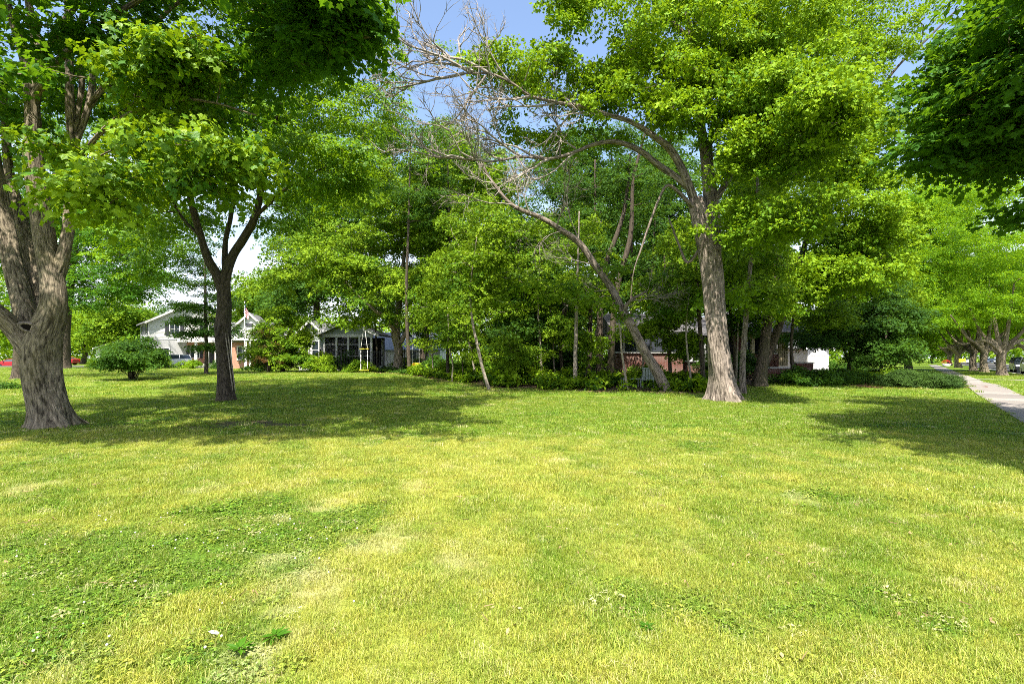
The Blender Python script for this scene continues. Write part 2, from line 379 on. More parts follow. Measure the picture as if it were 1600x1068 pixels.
def tree(name, label, stems, blobs, kind, barkmat, group=None, PR=0.8, nspray=14, sscale=1.0, cat='tree', flare=0.5, sides=16,
         flat=0.3, droop=0.6, twigs=True, rough=0.10, bscale=1.0, keep=None, extra_pads=None, gap=0.0, base=None):
    """stems: [[(px,py,Y,radius_m),...],...]; the first starts on the ground"""
    pts0 = [P(*s[:3]) for s in stems[0]]
    b = Vector(base) if base is not None else pts0[0].copy(); b.z = float(gz(b.x, b.y)) - 0.03
    pts0[0] = Vector(b)
    root = thing(name, label, cat, b, 0, group)
    nodes, nrad = [], []
    for i, s in enumerate(stems):
        pts = pts0 if i == 0 else [P(*q[:3]) for q in s]; rad = [q[3] for q in s]
        sp_, sr_ = spline([np.array(q) for q in pts], rad, max(0.12, rad[0] * .5))
        mb = MB(); mb.tube(sp_ - np.array(b), sr_, sides if i == 0 else max(7, int(sides * .6)), flare if i == 0 else 0, seed=i + len(label) % 7, rough=rough)
        mb.build('trunk' if i == 0 else 'limb', barkmat, root)
        lo = 0.3 if i == 0 else 0.1; a = int(len(sp_) * lo)
        nodes += list(sp_[a::2]); nrad += list(sr_[a::2])
    pads = blob_pads(blobs) if blobs else np.zeros((0, 3))
    if extra_pads is not None: pads = np.vstack([pads, extra_pads])
    if gap: pads = pads[vn(pads[:, 0] + pads[:, 1] * .3, pads[:, 2] * 1.6, 1.9, len(label)) > gap]
    pads = pads[pads[:, 2] > gz(pads[:, 0], pads[:, 1]) + .35]
    if keep is not None: pads = pads[keep(pads)]
    # connect every pad to the growing skeleton
    mb = MB(); nodes = np.array(nodes); nrad = np.array(nrad)
    if len(pads):
        d0 = np.min(np.linalg.norm(pads[:, None] - nodes[None, ::3], axis=2), axis=1); pads = pads[np.argsort(d0)]
        for c in pads:
            dv = c - nodes; dist = np.linalg.norm(dv, axis=1); cost = dist * (1 + 0.9 * np.clip(-dv[:, 2] / (dist + .01), 0, 1))
            j = int(np.argmin(cost)); L = dist[j]
            if L < .15: continue
            r0 = min(nrad[j] * .75, (0.010 + 0.016 * L) * bscale); r1 = 0.007 * bscale
            w = rng.normal(0, .07 * L, (2, 3)); up = np.array([0, 0, .10 * L])
            q = [nodes[j], nodes[j] + dv[j] * .35 + w[0] + up, nodes[j] + dv[j] * .7 + w[1] + up, c]
            s_, r_ = spline(q, [r0, r0 * .75, (r0 + r1) / 2, r1], L / 7 + .1)
            mb.tube(s_ - np.array(b), r_, 6 if r0 > .03 else 4, cap=False)
            nodes = np.vstack([nodes, s_[2::2]]); nrad = np.concatenate([nrad, r_[2::2]])
            if twigs:
                for _ in range(4):
                    a = rng.uniform(0, 6.28); e = c + np.array([math.cos(a), math.sin(a), -.15]) * PR * rng.uniform(.5, .95)
                    mb.tube(np.array([c, (c + e) / 2 + [0, 0, .05 * PR], e]) - np.array(b), [r1, r1 * .8, r1 * .4], 3, cap=False)
        o = mb.build('branches', barkmat, root, kind='stuff')
        pos, rot = leaves_on_pads(pads, PR, nspray, flat, droop)
        scl = rng.uniform(.75, 1.2, len(pos)) * sscale
        scatter('crown', K[kind], pos - np.array(b), rot, scl, root)
    return root, pads, nodes, nrad
exec_order = []

# ------------------------------------------------------------------ ground fields: dry grass, lush clover, bare soil
def wood_front(px):      # distance at which the lawn gives way to the woodland floor
    return np.interp(px, [-400, 470, 540, 600, 680, 760, 900, 1100, 1145, 1200, 1260, 1400, 1500, 3000],
                     [900, 900, 44, 42, 32.5, 27.5, 25.5, 24.5, 25, 30, 33, 34, 900, 900])
SPOTS = [(600, 845, .55), (510, 790, .5), (430, 812, .3), (425, 765, .35), (565, 697, .4), (265, 735, .35), (325, 765, .5), (60, 760, .8), (720, 880, .5), (470, 920, .7),
         (880, 720, .5), (935, 732, .35), (1075, 850, .35), (1150, 1010, .2), (400, 1020, .5), (700, 730, .3), (1250, 780, .3), (110, 1040, .3), (1360, 940, .3), (430, 880, .5), (650, 760, .3)]
SPOTW = [(*GY(a, b)[:2], s) for a, b, s in SPOTS]
def fields(x, y):
    x = np.asarray(x, float); y = np.asarray(y, float); px = 800 + FPX * x / np.maximum(y, .5)
    wob = fbm(x, y, 2.2, 3, 3) - .5
    dry = 0.50 + 1.1 * (fbm(x, y, 1.5, 3, 11) - .5) + 0.9 * (fbm(x, y, .45, 2, 23) - .5)
    dry += 0.10 * np.sin((x * .93 + y * .37) * 2 * np.pi / 1.15 + wob) * sstep(1, 3, y)      # mowing stripes
    dry += 0.22 * np.exp(-((x + 0.6) / 2.6) ** 2) * sstep(2, 4, y) * sstep(12, 7, y)
    spot = np.zeros_like(x)
    for sx, sy, s in SPOTW:
        d = np.hypot(x - sx, (y - sy) * .8) / (s * .62) + wob * 1.6 + (vn(x, y, .12, 4) - .5) * 1.2
        spot = np.maximum(spot, .6 * sstep(1.1, .0, d) * (.45 + .55 * (vn(x, y, .07, 6) > .42)))
    clover = sstep(.52, .74, fbm(x, y, 1.3, 4, 41) + 0.12 * sstep(-.2, -2.2, x) * sstep(7.0, 4.5, y) - .05)
    dry = np.clip(dry * (1 - .6 * clover) - 0.5 * sstep(9.5, 13, y) - .15 * sstep(1.5, 6, x) + .12 * sstep(6, 9, y) * sstep(3, -6, x), 0, 1)  # greener farther back: lusher grass, with the tone of the tree shade put in
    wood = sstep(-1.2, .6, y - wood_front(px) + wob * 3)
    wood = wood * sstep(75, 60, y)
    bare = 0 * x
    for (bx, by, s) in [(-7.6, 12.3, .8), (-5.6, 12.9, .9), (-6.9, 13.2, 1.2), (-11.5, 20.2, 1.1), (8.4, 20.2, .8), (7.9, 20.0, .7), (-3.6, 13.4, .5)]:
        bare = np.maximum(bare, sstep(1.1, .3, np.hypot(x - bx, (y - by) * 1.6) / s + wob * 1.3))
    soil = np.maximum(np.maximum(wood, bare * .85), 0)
    return dry, clover, np.maximum(spot, 0), soil

def axis_vals(segs):
    out = []
    for a, b, st in segs: out += list(np.arange(a, b, st))
    return np.array(out + [segs[-1][1]])
gx = axis_vals([(-600, -120, 40), (-120, -40, 4), (-40, -14, .6), (-14, 14, .14), (14, 46, .6), (46, 140, 4), (140, 600, 40)])
gy = axis_vals([(-60, -6, 9), (-6, 2, 1.0), (2, 16, .12), (16, 34, .3), (34, 60, .8), (60, 160, 5), (160, 1200, 80)])
XX, YY = np.meshgrid(gx, gy); nx, ny = len(gx), len(gy)
xf, yf = XX.ravel(), YY.ravel()
zf = gz(xf, yf)
me = bpy.data.meshes.new('lawn_ground')
ii = (np.arange(ny - 1)[:, None] * nx + np.arange(nx - 1)[None, :]).ravel()
quads = np.column_stack([ii, ii + 1, ii + nx + 1, ii + nx])
me.vertices.add(len(xf)); me.vertices.foreach_set('co', np.column_stack([xf, yf, zf]).ravel())
me.loops.add(quads.size); me.loops.foreach_set('vertex_index', quads.ravel().astype(np.int32))
me.polygons.add(len(quads)); me.polygons.foreach_set('loop_start', np.arange(0, quads.size, 4, dtype=np.int32))
me.update(calc_edges=True); me.polygons.foreach_set('use_smooth', np.ones(len(quads), bool))
for nm_, v_ in zip(('dry', 'clover', 'spot', 'soil'), fields(xf, yf)):
    a = me.attributes.new(nm_, 'FLOAT', 'POINT'); a.data.foreach_set('value', v_)

GREEN, YELLOW, LUSH, STRAW, SOIL = (0.14, 0.22, 0.017), (0.32, 0.34, 0.058), (0.10, 0.185, 0.015), (0.54, 0.49, 0.27), (0.062, 0.045, 0.03)
def grass_colour(n, l, inst):
    def at(nm):
        a = n.new('ShaderNodeAttribute'); a.attribute_name = nm; a.attribute_type = 'INSTANCER' if inst else 'GEOMETRY'; return a.outputs['Fac']
    c = mixc(n, l, at('dry'), GREEN, YELLOW)
    c = mixc(n, l, at('clover'), c, LUSH)
    c = mixc(n, l, at('spot'), c, STRAW)
    return c, at
m, n, l, b = newmat('lawn_soil')
c, at = grass_colour(n, l, False)
g = N(n, 'ShaderNodeNewGeometry'); z = N(n, 'ShaderNodeTexNoise', Scale=55.0, Detail=4.0, Roughness=.7); l.new(g.outputs['Position'], z.inputs['Vector'])
z2 = N(n, 'ShaderNodeTexNoise', Scale=4.0, Detail=6.0, Roughness=.7); l.new(g.outputs['Position'], z2.inputs['Vector'])
rr = N(n, 'ShaderNodeMapRange'); rr.inputs['From Min'].default_value = .3; rr.inputs['From Max'].default_value = .7; l.new(z.outputs['Fac'], rr.inputs['Value'])
c = mixc(n, l, rr.outputs[0], mixc(n, l, .6, c, (0.03, 0.045, 0.01)), c)
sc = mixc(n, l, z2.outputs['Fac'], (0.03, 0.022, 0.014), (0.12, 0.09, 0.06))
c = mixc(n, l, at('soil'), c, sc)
l.new(c, b.inputs['Base Color']); b.inputs['Roughness'].default_value = .95; b.inputs['Specular IOR Level'].default_value = .1
bp = N(n, 'ShaderNodeBump', Strength=.8, Distance=.03); l.new(z.outputs['Fac'], bp.inputs['Height']); l.new(bp.outputs[0], b.inputs['Normal'])
me.materials.append(m)
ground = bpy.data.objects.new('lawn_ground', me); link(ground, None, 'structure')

# ---- lawn grass, instanced tufts with real blades
def blade_mat(name, trans=.35):
    m, n, l, b = newmat(name)
    c, at = grass_colour(n, l, True)
    a = N(n, 'ShaderNodeAttribute'); a.attribute_name = 'lv'
    oi = N(n, 'ShaderNodeObjectInfo')
    hs = N(n, 'ShaderNodeHueSaturation')
    mr = N(n, 'ShaderNodeMapRange'); mr.inputs['To Min'].default_value = .55; mr.inputs['To Max'].default_value = 1.5; l.new(a.outputs['Fac'], mr.inputs['Value'])
    mh = N(n, 'ShaderNodeMapRange'); mh.inputs['To Min'].default_value = .475; mh.inputs['To Max'].default_value = .52; l.new(oi.outputs['Random'], mh.inputs['Value'])
    l.new(mh.outputs[0], hs.inputs['Hue']); l.new(mr.outputs[0], hs.inputs['Value']); l.new(c, hs.inputs['Color'])
    st = N(n, 'ShaderNodeMath'); st.operation = 'GREATER_THAN'; st.inputs[1].default_value = .88; l.new(a.outputs['Fac'], st.inputs[0])
    sm = N(n, 'ShaderNodeMath'); sm.operation = 'MULTIPLY'; sm.inputs[1].default_value = .55; l.new(st.outputs[0], sm.inputs[0])
    c = mixc(n, l, sm.outputs[0], hs.outputs[0], (0.42, 0.36, 0.17))
    l.new(c, b.inputs['Base Color']); b.inputs['Roughness'].default_value = .5; b.inputs['Specular IOR Level'].default_value = .3
    tr = N(n, 'ShaderNodeBsdfTranslucent'); l.new(mixc(n, l, 1.0, c, (1.9, 1.9, 1.0), 'MULTIPLY'), tr.inputs[0])
    ms = N(n, 'ShaderNodeMixShader'); ms.inputs[0].default_value = trans
    l.new(b.outputs[0], ms.inputs[1]); l.new(tr.outputs[0], ms.inputs[2]); l.new(ms.outputs[0], n['Material Output'].inputs[0])
    return m
M['blade'] = blade_mat('grass_blade'); 
def tuft(name, nb, rad, h, w, seed, spread=.5, mat=None):
    rg = random.Random(seed); V, F, LV = [], [], []
    for i in range(nb):
        a = rg.uniform(0, 6.283); r = rad * math.sqrt(rg.random()); x, y = r * math.cos(a), r * math.sin(a)
        az = rg.uniform(0, 6.283); le = abs(rg.gauss(0, spread)) + .12; hh = h * rg.uniform(.45, 1.15); ww = w * rg.uniform(.6, 1.3)
        dx, dy = math.cos(az), math.sin(az); ex, ey = -dy * ww / 2, dx * ww / 2; k = len(V)
        b1 = hh * .55; o1 = b1 * le * .6; b2 = hh * (1 - .25 * min(1, le)); o2 = hh * le * 1.1
        V += [(x - ex, y - ey, -.006), (x + ex, y + ey, -.006), (x + dx * o1 - ex * .8, y + dy * o1 - ey * .8, b1), (x + dx * o1 + ex * .8, y + dy * o1 + ey * .8, b1), (x + dx * o2, y + dy * o2, b2)]
        F += [(k, k + 1, k + 3, k + 2), (k + 2, k + 3, k + 4)]; q = rg.random(); LV += [q, q]
    me = bpy.data.meshes.new(name); me.from_pydata(V, [], F)
    a = me.attributes.new('lv', 'FLOAT', 'FACE'); a.data.foreach_set('value', LV); me.materials.append(mat or M['blade']); return me
def clover_tuft(name, nb, rad, h, s, seed):
    rg = random.Random(seed); V, F, LV = [], [], []
    for i in range(nb):
        a = rg.uniform(0, 6.283); r = rad * math.sqrt(rg.random()); x, y = r * math.cos(a), r * math.sin(a); z = h * rg.uniform(.4, 1.1)
        az0 = rg.uniform(0, 6.283); q = rg.random() * .85
        for k3 in range(3):
            add_leaf(V, F, LV, np.array([(0, 0), (.42, .35), (.38, .8), (0, .92), (-.38, .8), (-.42, .35)]), (x, y, z), az0 + k3 * 2.094, R(rg.gauss(8, 14)), R(rg.gauss(0, 14)), s * rg.uniform(.7, 1.2), q)
    me = bpy.data.meshes.new(name); me.from_pydata(V, [], F)
    a = me.attributes.new('lv', 'FLOAT', 'FACE'); a.data.foreach_set('value', LV); me.materials.append(M['blade']); return me
K['grass'] = gn_group('grass_tufts', [tuft('grass_tuft', 75, .09, .042, .0036, i, .55) for i in range(6)] + [clover_tuft('clover_tuft', 22, .09, .032, .014, 50 + i) for i in range(3)])
K['grass_far'] = gn_group('grass_tufts_far', [tuft('grass_tuft', 80, .2, .055, .009, 20 + i, .6) for i in range(5)] + [clover_tuft('clover_tuft', 26, .2, .04, .03, 60 + i) for i in range(3)])
def lawn_points(y0, y1, dens, margin=1.15):
    A = (y1 - y0) * (y0 + y1) / 2 * margin * 2 + (y1 - y0) * 2.4; k = int(A * dens)
    y = y0 + (y1 - y0) * rng.random(int(k * 1.9)); x = rng.uniform(-1, 1, len(y)) * (y1 * margin + 1.2)
    ok = np.abs(x) < y * margin + 1.2; return x[ok], y[ok]
# sidewalk strip (direction d along the street, n across it)
SD = np.array([.62, .785]); SN = np.array([.785, -.62]); S0 = np.array([22.3, 22.3])
def st_of(x, y): return (np.asarray(x) - S0[0]) * SD[0] + (np.asarray(y) - S0[1]) * SD[1], (np.asarray(x) - S0[0]) * SN[0] + (np.asarray(y) - S0[1]) * SN[1]
def paved(x, y):
    s, t = st_of(x, y); return ((t > -1.55) & (t < 0.02)) | ((t > 4.3)) | ((s > 20.5) & (s < 24.0) & (t > -9) & (t < 4.4)) 
def lawn(name, kind, y0, y1, dens, nv, sc0, **kw):
    x, y = lawn_points(y0, y1, dens); dry, cl, sp_, soil = fields(x, y)
    ok = (rng.random(len(x)) > soil * 1.02) & ~paved(x, y) & (rng.random(len(x)) > sp_ * .25)
    x, y, dry, cl, sp_ = x[ok], y[ok], dry[ok], cl[ok], sp_[ok]; k = len(x)
    iscl = rng.random(k) < cl * .5; ng = nv[0]
    idx = np.where(iscl, ng + rng.integers(0, nv[1], k), rng.integers(0, ng, k))
    pos = np.column_stack([x, y, gz(x, y)]); rot = np.column_stack([rng.normal(0, .08, k), rng.normal(0, .08, k), rng.uniform(0, 6.28, k)])
    scl = rng.uniform(.7, 1.25, k) * sc0 * (1 - .35 * sp_) * (.75 + .5 * vn(x, y, .35, 9))
    dry = np.clip(dry + rng.normal(0, .16, k), 0, 1)
    scatter(name, K[kind], pos, rot, scl, None, {'dry': dry, 'clover': cl * rng.uniform(.5, 1, k), 'spot': np.clip(sp_ * .8 + (rng.random(k) < .03) * .6, 0, 1)}, idx, **kw)
lawn('grass', 'grass', 1.6, 5.5, 230, (6, 3), 1.0, label='mown yellow green grass with clover nearest the camera', cat='grass')
lawn('grass', 'grass', 5.5, 11, 95, (6, 3), 1.3, label='sunlit mown lawn grass in the middle of the open yard', cat='grass')
lawn('grass', 'grass_far', 11, 22, 26, (5, 3), 1.0, label='shaded lawn grass around the tree trunks', cat='grass')
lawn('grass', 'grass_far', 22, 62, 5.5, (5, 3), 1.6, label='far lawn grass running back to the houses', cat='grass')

# ------------------------------------------------------------------ sidewalk, street, drive
M['concrete'] = plain('concrete', (0.22, 0.195, 0.17), .85, .2, 0, .12, 3.0, .004, 90)
nt_ = M['concrete'].node_tree; pb_ = nt_.nodes['Principled BSDF']; src_ = pb_.inputs['Base Color'].links[0].from_socket
oi_ = nt_.nodes.new('ShaderNodeObjectInfo'); mr_ = nt_.nodes.new('ShaderNodeMapRange'); mr_.inputs['To Min'].default_value = .72; mr_.inputs['To Max'].default_value = 1.15; nt_.links.new(oi_.outputs['Random'], mr_.inputs['Value'])
hs_ = nt_.nodes.new('ShaderNodeHueSaturation'); nt_.links.new(src_, hs_.inputs['Color']); nt_.links.new(mr_.outputs[0], hs_.inputs['Value']); nt_.links.new(hs_.outputs[0], pb_.inputs['Base Color'])
M['asphalt'] = plain('asphalt', (0.075, 0.073, 0.07), .9, .2, 0, .15, 2.0, .004, 70)
M['kerb'] = plain('kerb_concrete', (0.42, 0.40, 0.36), .85, .2, 0, .12, 2.0)
M['mulch'] = plain('mulch', (0.16, 0.07, 0.045), .95, .1, 0, .35, 30.0, .03, 60)
def strip(mb, s0, s1, t0, t1, z0, z1, step=4.0):
    k = max(1, int((s1 - s0) / step)); ss = np.linspace(s0, s1, k + 1)
    for a, b_ in zip(ss[:-1], ss[1:]):
        c4 = [S0 + SD * a + SN * t0, S0 + SD * b_ + SN * t0, S0 + SD * b_ + SN * t1, S0 + SD * a + SN * t1]
        lo = [(p[0], p[1], float(gz(p[0], p[1])) + z0) for p in c4]; hi = [(p[0], p[1], float(gz(p[0], p[1])) + z1) for p in c4]
        mb.add(lo + hi, [(0, 1, 2, 3), (4, 7, 6, 5), (0, 4, 5, 1), (1, 5, 6, 2), (2, 6, 7, 3), (3, 7, 4, 0)])
mb = MB(); strip(mb, -30, 120, -1.52, 0, -.05, .012, 3); walk = mb.build('sidewalk', M['asphalt'], None, 'structure')
s = -16.0; 
while s < 30:
    mb = MB(); dz = random.uniform(-.004, .004); strip(mb, s + .02, s + 1.5 - .02, -1.52, 0, -.02, .035 + dz, 3)
    mb.build('slab', M['concrete'], walk, bevel=.008); s += 1.5
mb = MB(); strip(mb, 30.01, 120, -1.52, 0, -.02, .035, 3); mb.build('slab', M['concrete'], walk)
mb = MB(); strip(mb, 20.6, 22.4, .02, 4.15, -.05, .03, 3); mb.build('carriage_walk', M['concrete'], None, 'structure')
mb = MB(); strip(mb, 22.0, 24.0, -9, -1.54, -.05, .032, 1); mb.build('front_path', M['concrete'], None, 'structure')
mb = MB(); strip(mb, -60, 190, 4.32, 4.5, -.1, .06, 3); strip(mb, -60, 190, 13.5, 13.7, -.1, .06, 3); mb.build('kerb', M['kerb'], None, 'structure')
mb = MB(); strip(mb, -60, 190, 4.5, 13.5, -.1, .012, 3); mb.build('street', M['asphalt'], None, 'structure')
def patch(name, pts, mat, zoff=.02):
    mb = MB(); v = [(x, y, float(gz(x, y)) + zoff) for x, y in pts] + [(x, y, float(gz(x, y)) - .1) for x, y in pts]; k = len(pts)
    mb.add(v, [tuple(range(k))] + [(i, i + k, (i + 1) % k + k, (i + 1) % k) for i in range(k)]); return mb.build(name, mat, None, 'structure')
patch('cross_street', [(-260, 74), (-52, 70), (-50, 80), (-260, 88)], M['asphalt'])
patch('far_walk', [(-200, 64), (-44, 60.5), (-44, 62.2), (-200, 66)], M['concrete'])
patch('driveway', [(-43.8, 61), (-38, 60), (-36, 69), (-44, 71)], M['concrete'], .03)
def bed(name, cx, cy, rx, ry, n=28, ang=0, zoff=.03):
    pts = []
    for i in range(n):
        a = i / n * 2 * math.pi; k = 1 + .1 * math.sin(3 * a + cx) + .06 * math.sin(5 * a); x, y = rx * k * math.cos(a), ry * k * math.sin(a)
        pts.append((cx + x * math.cos(ang) - y * math.sin(ang), cy + x * math.sin(ang) + y * math.cos(ang)))
    return patch(name, pts, M['mulch'], zoff)

# ------------------------------------------------------------------ the trees
# -- big multi-stemmed maple on the left, nearest the camera
SUNLIT = [P(a, b, c) for a, b, c in [(150, 265, 10), (150, 295, 9.9), (120, 280, 9.9), (250, 100, 10.6), (275, 75, 10.5), (300, 95, 10.6), (230, 180, 10.8), (250, 215, 10.8), (330, 230, 10.4), (300, 265, 10.5), (340, 270, 10.5), (400, 245, 10.5),
    (500, 115, 18), (530, 140, 18), (560, 160, 18), (480, 130, 18), (500, 240, 18.3), (470, 250, 18.3), (540, 200, 18.4), (560, 250, 18), (440, 250, 18), (450, 160, 18)]]
def sun_gap(pads, rad=1.35):
    ok = np.ones(len(pads), bool)
    for c in SUNLIT:
        dz = pads[:, 2] - c.z; R_ = rad * (1 if c.y < 12 else 1.5)
        d = np.hypot(pads[:, 0] - (c.x - SX * dz), pads[:, 1] - (c.y - SY * dz)); ok &= ~((dz > .7) & (d < R_))
    return ok
Y1 = 12.4
T1, pads1, _, _ = tree('maple_tree', 'huge multi-stemmed maple with a knot hole in its thick trunk, nearest tree at left',
 [[(80, 668, Y1, 0.374), (76, 640, Y1, 0.360), (68, 600, Y1, 0.353), (64, 565, Y1, 0.374), (66, 535, Y1, 0.382), (76, 508, Y1, 0.338), (86, 480, Y1, 0.274), (84, 440, Y1 + .1, 0.238), (70, 380, Y1 + .2, 0.216), (60, 310, Y1 + .3, 0.194), (52, 240, Y1 + .3, 0.180), (50, 170, Y1 + .4, 0.158), (44, 110, Y1 + .4, 0.130), (22, 40, Y1 + .5, 0.094), (-10, -60, Y1 + .6, 0.058)],
  [(66, 570, Y1, 0.259), (45, 540, Y1 - .05, 0.259), (24, 515, Y1 - .1, 0.216), (0, 492, Y1 - .3, 0.187), (-50, 455, Y1 - .6, 0.166), (-130, 380, Y1 - 1, 0.130), (-210, 250, Y1 - 1.2, 0.086)],
  [(60, 560, Y1 + .1, 0.259), (46, 515, Y1 + .25, 0.245), (34, 470, Y1 + .4, 0.216), (18, 400, Y1 + .6, 0.202), (2, 320, Y1 + .8, 0.180), (-12, 230, Y1 + .8, 0.144), (-30, 100, Y1 + 1, 0.101), (-40, -60, Y1 + 1, 0.058)],
  [(60, 550, Y1 + .3, 0.230), (66, 470, Y1 + .8, 0.187), (48, 400, Y1 + 1.2, 0.173), (30, 330, Y1 + 1.5, 0.144), (14, 260, Y1 + 1.7, 0.108), (5, 120, Y1 + 2, 0.072)],
  [(84, 440, Y1 + .1, 0.173), (103, 385, Y1 + .3, 0.122), (110, 320, Y1 + .5, 0.115), (112, 230, Y1 + .6, 0.101), (108, 130, Y1 + .6, 0.094), (108, 40, Y1 + .7, 0.079), (100, -80, Y1 + .8, 0.058)],
  [(52, 160, Y1 + .4, 0.122), (60, 90, Y1 + .4, 0.101), (48, 20, Y1 + .5, 0.086), (30, -60, Y1 + .6, 0.050)],
  [(112, 220, Y1 + .6, 0.072), (128, 130, Y1 + .8, 0.065), (126, 60, Y1 + .8, 0.061), (132, -20, Y1 + .8, 0.050)],
  [(112, 240, Y1 + .6, 0.086), (140, 160, Y1 + .9, 0.079), (148, 90, Y1 + 1, 0.072), (146, 10, Y1 + 1.1, 0.058), (150, -60, Y1 + 1.1, 0.043)],
  [(55, 150, Y1 + .3, 0.094), (80, 110, Y1, 0.079), (110, 75, Y1 - .4, 0.072), (170, 30, Y1 - 1, 0.058), (250, -20, Y1 - 1.6, 0.043)],
  [(140, 165, Y1 + .8, 0.072), (190, 100, Y1 + .8, 0.058), (260, 20, Y1 + .4, 0.043), (330, -30, Y1, 0.036)],
  [(112, 260, Y1 + .5, 0.065), (180, 190, Y1 - .3, 0.043), (270, 158, Y1 - 1.2, 0.032), (330, 160, Y1 - 1.5, 0.025), (400, 180, Y1 - 1.6, 0.014)],
  [(60, 100, Y1, 0.072), (150, -40, Y1 - 1.5, 0.065), (260, -160, Y1 - 2.5, 0.050), (420, -160, Y1 - 2.8, 0.036)]],
 [(30, -150, 300, 130, 11.5, 2.4, 50), (180, 40, 170, 70, 11.2, 1.6, 30), (410, -15, 140, 50, 10.2, 1.2, 32), (400, 90, 60, 14, 10.8, .8, 5), (500, 75, 60, 22, 10.6, .7, 7), (480, 5, 90, 45, 10.0, 1.2, 26), (545, 30, 36, 46, 10.2, .8, 18),
  (420, 50, 120, 30, 11.2, 1.2, 20), (-180, 80, 190, 260, 12, 3, 46), (60, 150, 100, 60, 15.5, 1.5, 10), (200, 150, 160, 110, 16, 1.6, 36), (380, 120, 150, 90, 15, 1.5, 32),
  (-60, 300, 110, 140, 15.5, 2, 22), (130, -420, 460, 180, 13.5, 4.5, 110), (30, 330, 60, 30, 14.5, 1.2, 5)],
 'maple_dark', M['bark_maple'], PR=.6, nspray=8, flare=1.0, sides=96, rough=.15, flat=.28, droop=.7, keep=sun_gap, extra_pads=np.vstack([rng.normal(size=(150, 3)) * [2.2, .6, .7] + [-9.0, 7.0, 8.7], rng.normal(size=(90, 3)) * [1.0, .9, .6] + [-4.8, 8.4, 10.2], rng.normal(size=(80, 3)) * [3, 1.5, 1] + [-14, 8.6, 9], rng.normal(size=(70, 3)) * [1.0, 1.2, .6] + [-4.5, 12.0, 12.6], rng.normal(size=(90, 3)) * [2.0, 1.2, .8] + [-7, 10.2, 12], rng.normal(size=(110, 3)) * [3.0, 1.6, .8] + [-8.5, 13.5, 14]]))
# front boughs, sunlight put into their leaf colour: individual large leaves and their own sprays
def bough(parent, base, kind, blobs, PR=.5, nspray=12, name='bough'):
    pads = blob_pads(blobs); b = np.array(base)
    pos, rot = leaves_on_pads(pads, PR, 7, .16, 1.15)
    o = scatter('sunlit_crown', K[kind], pos - b, rot, rng.uniform(.8, 1.15, len(pos)), parent)
    return pads
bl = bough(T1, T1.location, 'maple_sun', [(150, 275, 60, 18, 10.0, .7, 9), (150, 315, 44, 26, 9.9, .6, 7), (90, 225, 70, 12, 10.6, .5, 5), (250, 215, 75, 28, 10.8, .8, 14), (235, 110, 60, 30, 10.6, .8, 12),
        (275, 78, 70, 26, 10.5, .7, 12), (300, 115, 60, 25, 10.9, .7, 9), (280, 165, 80, 22, 11.4, .7, 8), (330, 245, 75, 20, 10.4, .6, 11), (310, 290, 60, 24, 10.5, .6, 10), (380, 260, 45, 20, 10.5, .6, 7)])
root_b = np.array(T1.location); mb = MB(); tips = [np.array(P(112, 250, Y1 + .5)), np.array(P(112, 150, Y1 + .5)), np.array(P(128, 130, Y1 + .8))]
for c in sorted(bl, key=lambda c: np.linalg.norm(c - tips[0])):
    e = min(tips, key=lambda q: np.linalg.norm(q - c) * (1.0 if q[2] < c[2] + .6 else 1.5)); L = np.linalg.norm(c - e)
    q1 = e + (c - e) * .4 + rng.normal(0, .08 * L, 3) + [0, 0, .08 * L]; s_, r_ = spline([e, q1, c], [.012 + .008 * L, .010 + .004 * L, .008], .25); mb.tube(s_ - root_b, r_, 5, cap=False); tips += [c, q1]
mb.build('sunlit_twigs', M['bark_maple'], T1, 'stuff')
# separate large leaves (the ones nearest the camera on the sunlit boughs)
leafm = []
for i in range(4):
    V, F, LV = [], [], []; add_leaf(V, F, LV, maple_leaf(), (0, 0, 0), 0, 0, 0, .16, random.random(), .22 + .05 * i)
    me = bpy.data.meshes.new('leaf'); me.from_pydata(V, [], F); a = me.attributes.new('lv', 'FLOAT', 'FACE'); a.data.foreach_set('value', LV); me.materials.append(LM['maple_sun']); leafm.append(me)
bs = sorted(range(len(bl)), key=lambda i: bl[i][1])[:60]
for k in range(240):
    c = bl[bs[k % len(bs)]]; a = random.uniform(0, 6.28); rr_ = .5 * math.sqrt(random.random())
    o = bpy.data.objects.new('leaf', leafm[k % 4]); link(o, T1)
    o.location = Vector(c) + Vector((math.cos(a) * rr_, -abs(math.sin(a)) * rr_, random.uniform(-.05, .16) - rr_ * .25)) - T1.location
    o.rotation_euler = (random.gauss(0, .3), random.uniform(.1, .7), a + random.gauss(0, .5))
# knot hole: pale callus ring with a flat black disc painted as the shade inside the hollow
from mathutils.bvhtree import BVHTree
vv, ff = [], []
for ch in T1.children:
    if ch.name.startswith(('trunk', 'limb')):
        k0 = len(vv); vv += [v.co + T1.location for v in ch.data.vertices]; ff += [[i + k0 for i in p.vertices] for p in ch.data.polygons]
bvh = BVHTree.FromPolygons(vv, ff); dr = (P(47, 512, 12) - cam.location).normalized()
hit, nrm, _, _ = bvh.ray_cast(cam.location, dr)
if hit is None: hit, nrm = P(47, 512, 12), -dr
nrm = (nrm * .4 - dr * .6).normalized(); ux_ = nrm.cross(Vector((0, 0, 1))).normalized(); uz_ = ux_.cross(nrm).normalized(); hc = hit - T1.location
th = np.linspace(0, 2 * np.pi, 29); M['hollow'] = plain('hollow_shade', (0.012, 0.01, 0.008), 1, 0)
def on_knot(t_, a_, b_, o_): q_ = hc + ux_ * (a_ * math.cos(t_)) + uz_ * (b_ * math.sin(t_) - .25 * a_ * math.cos(t_) * -1) + nrm * o_; return tuple(q_)
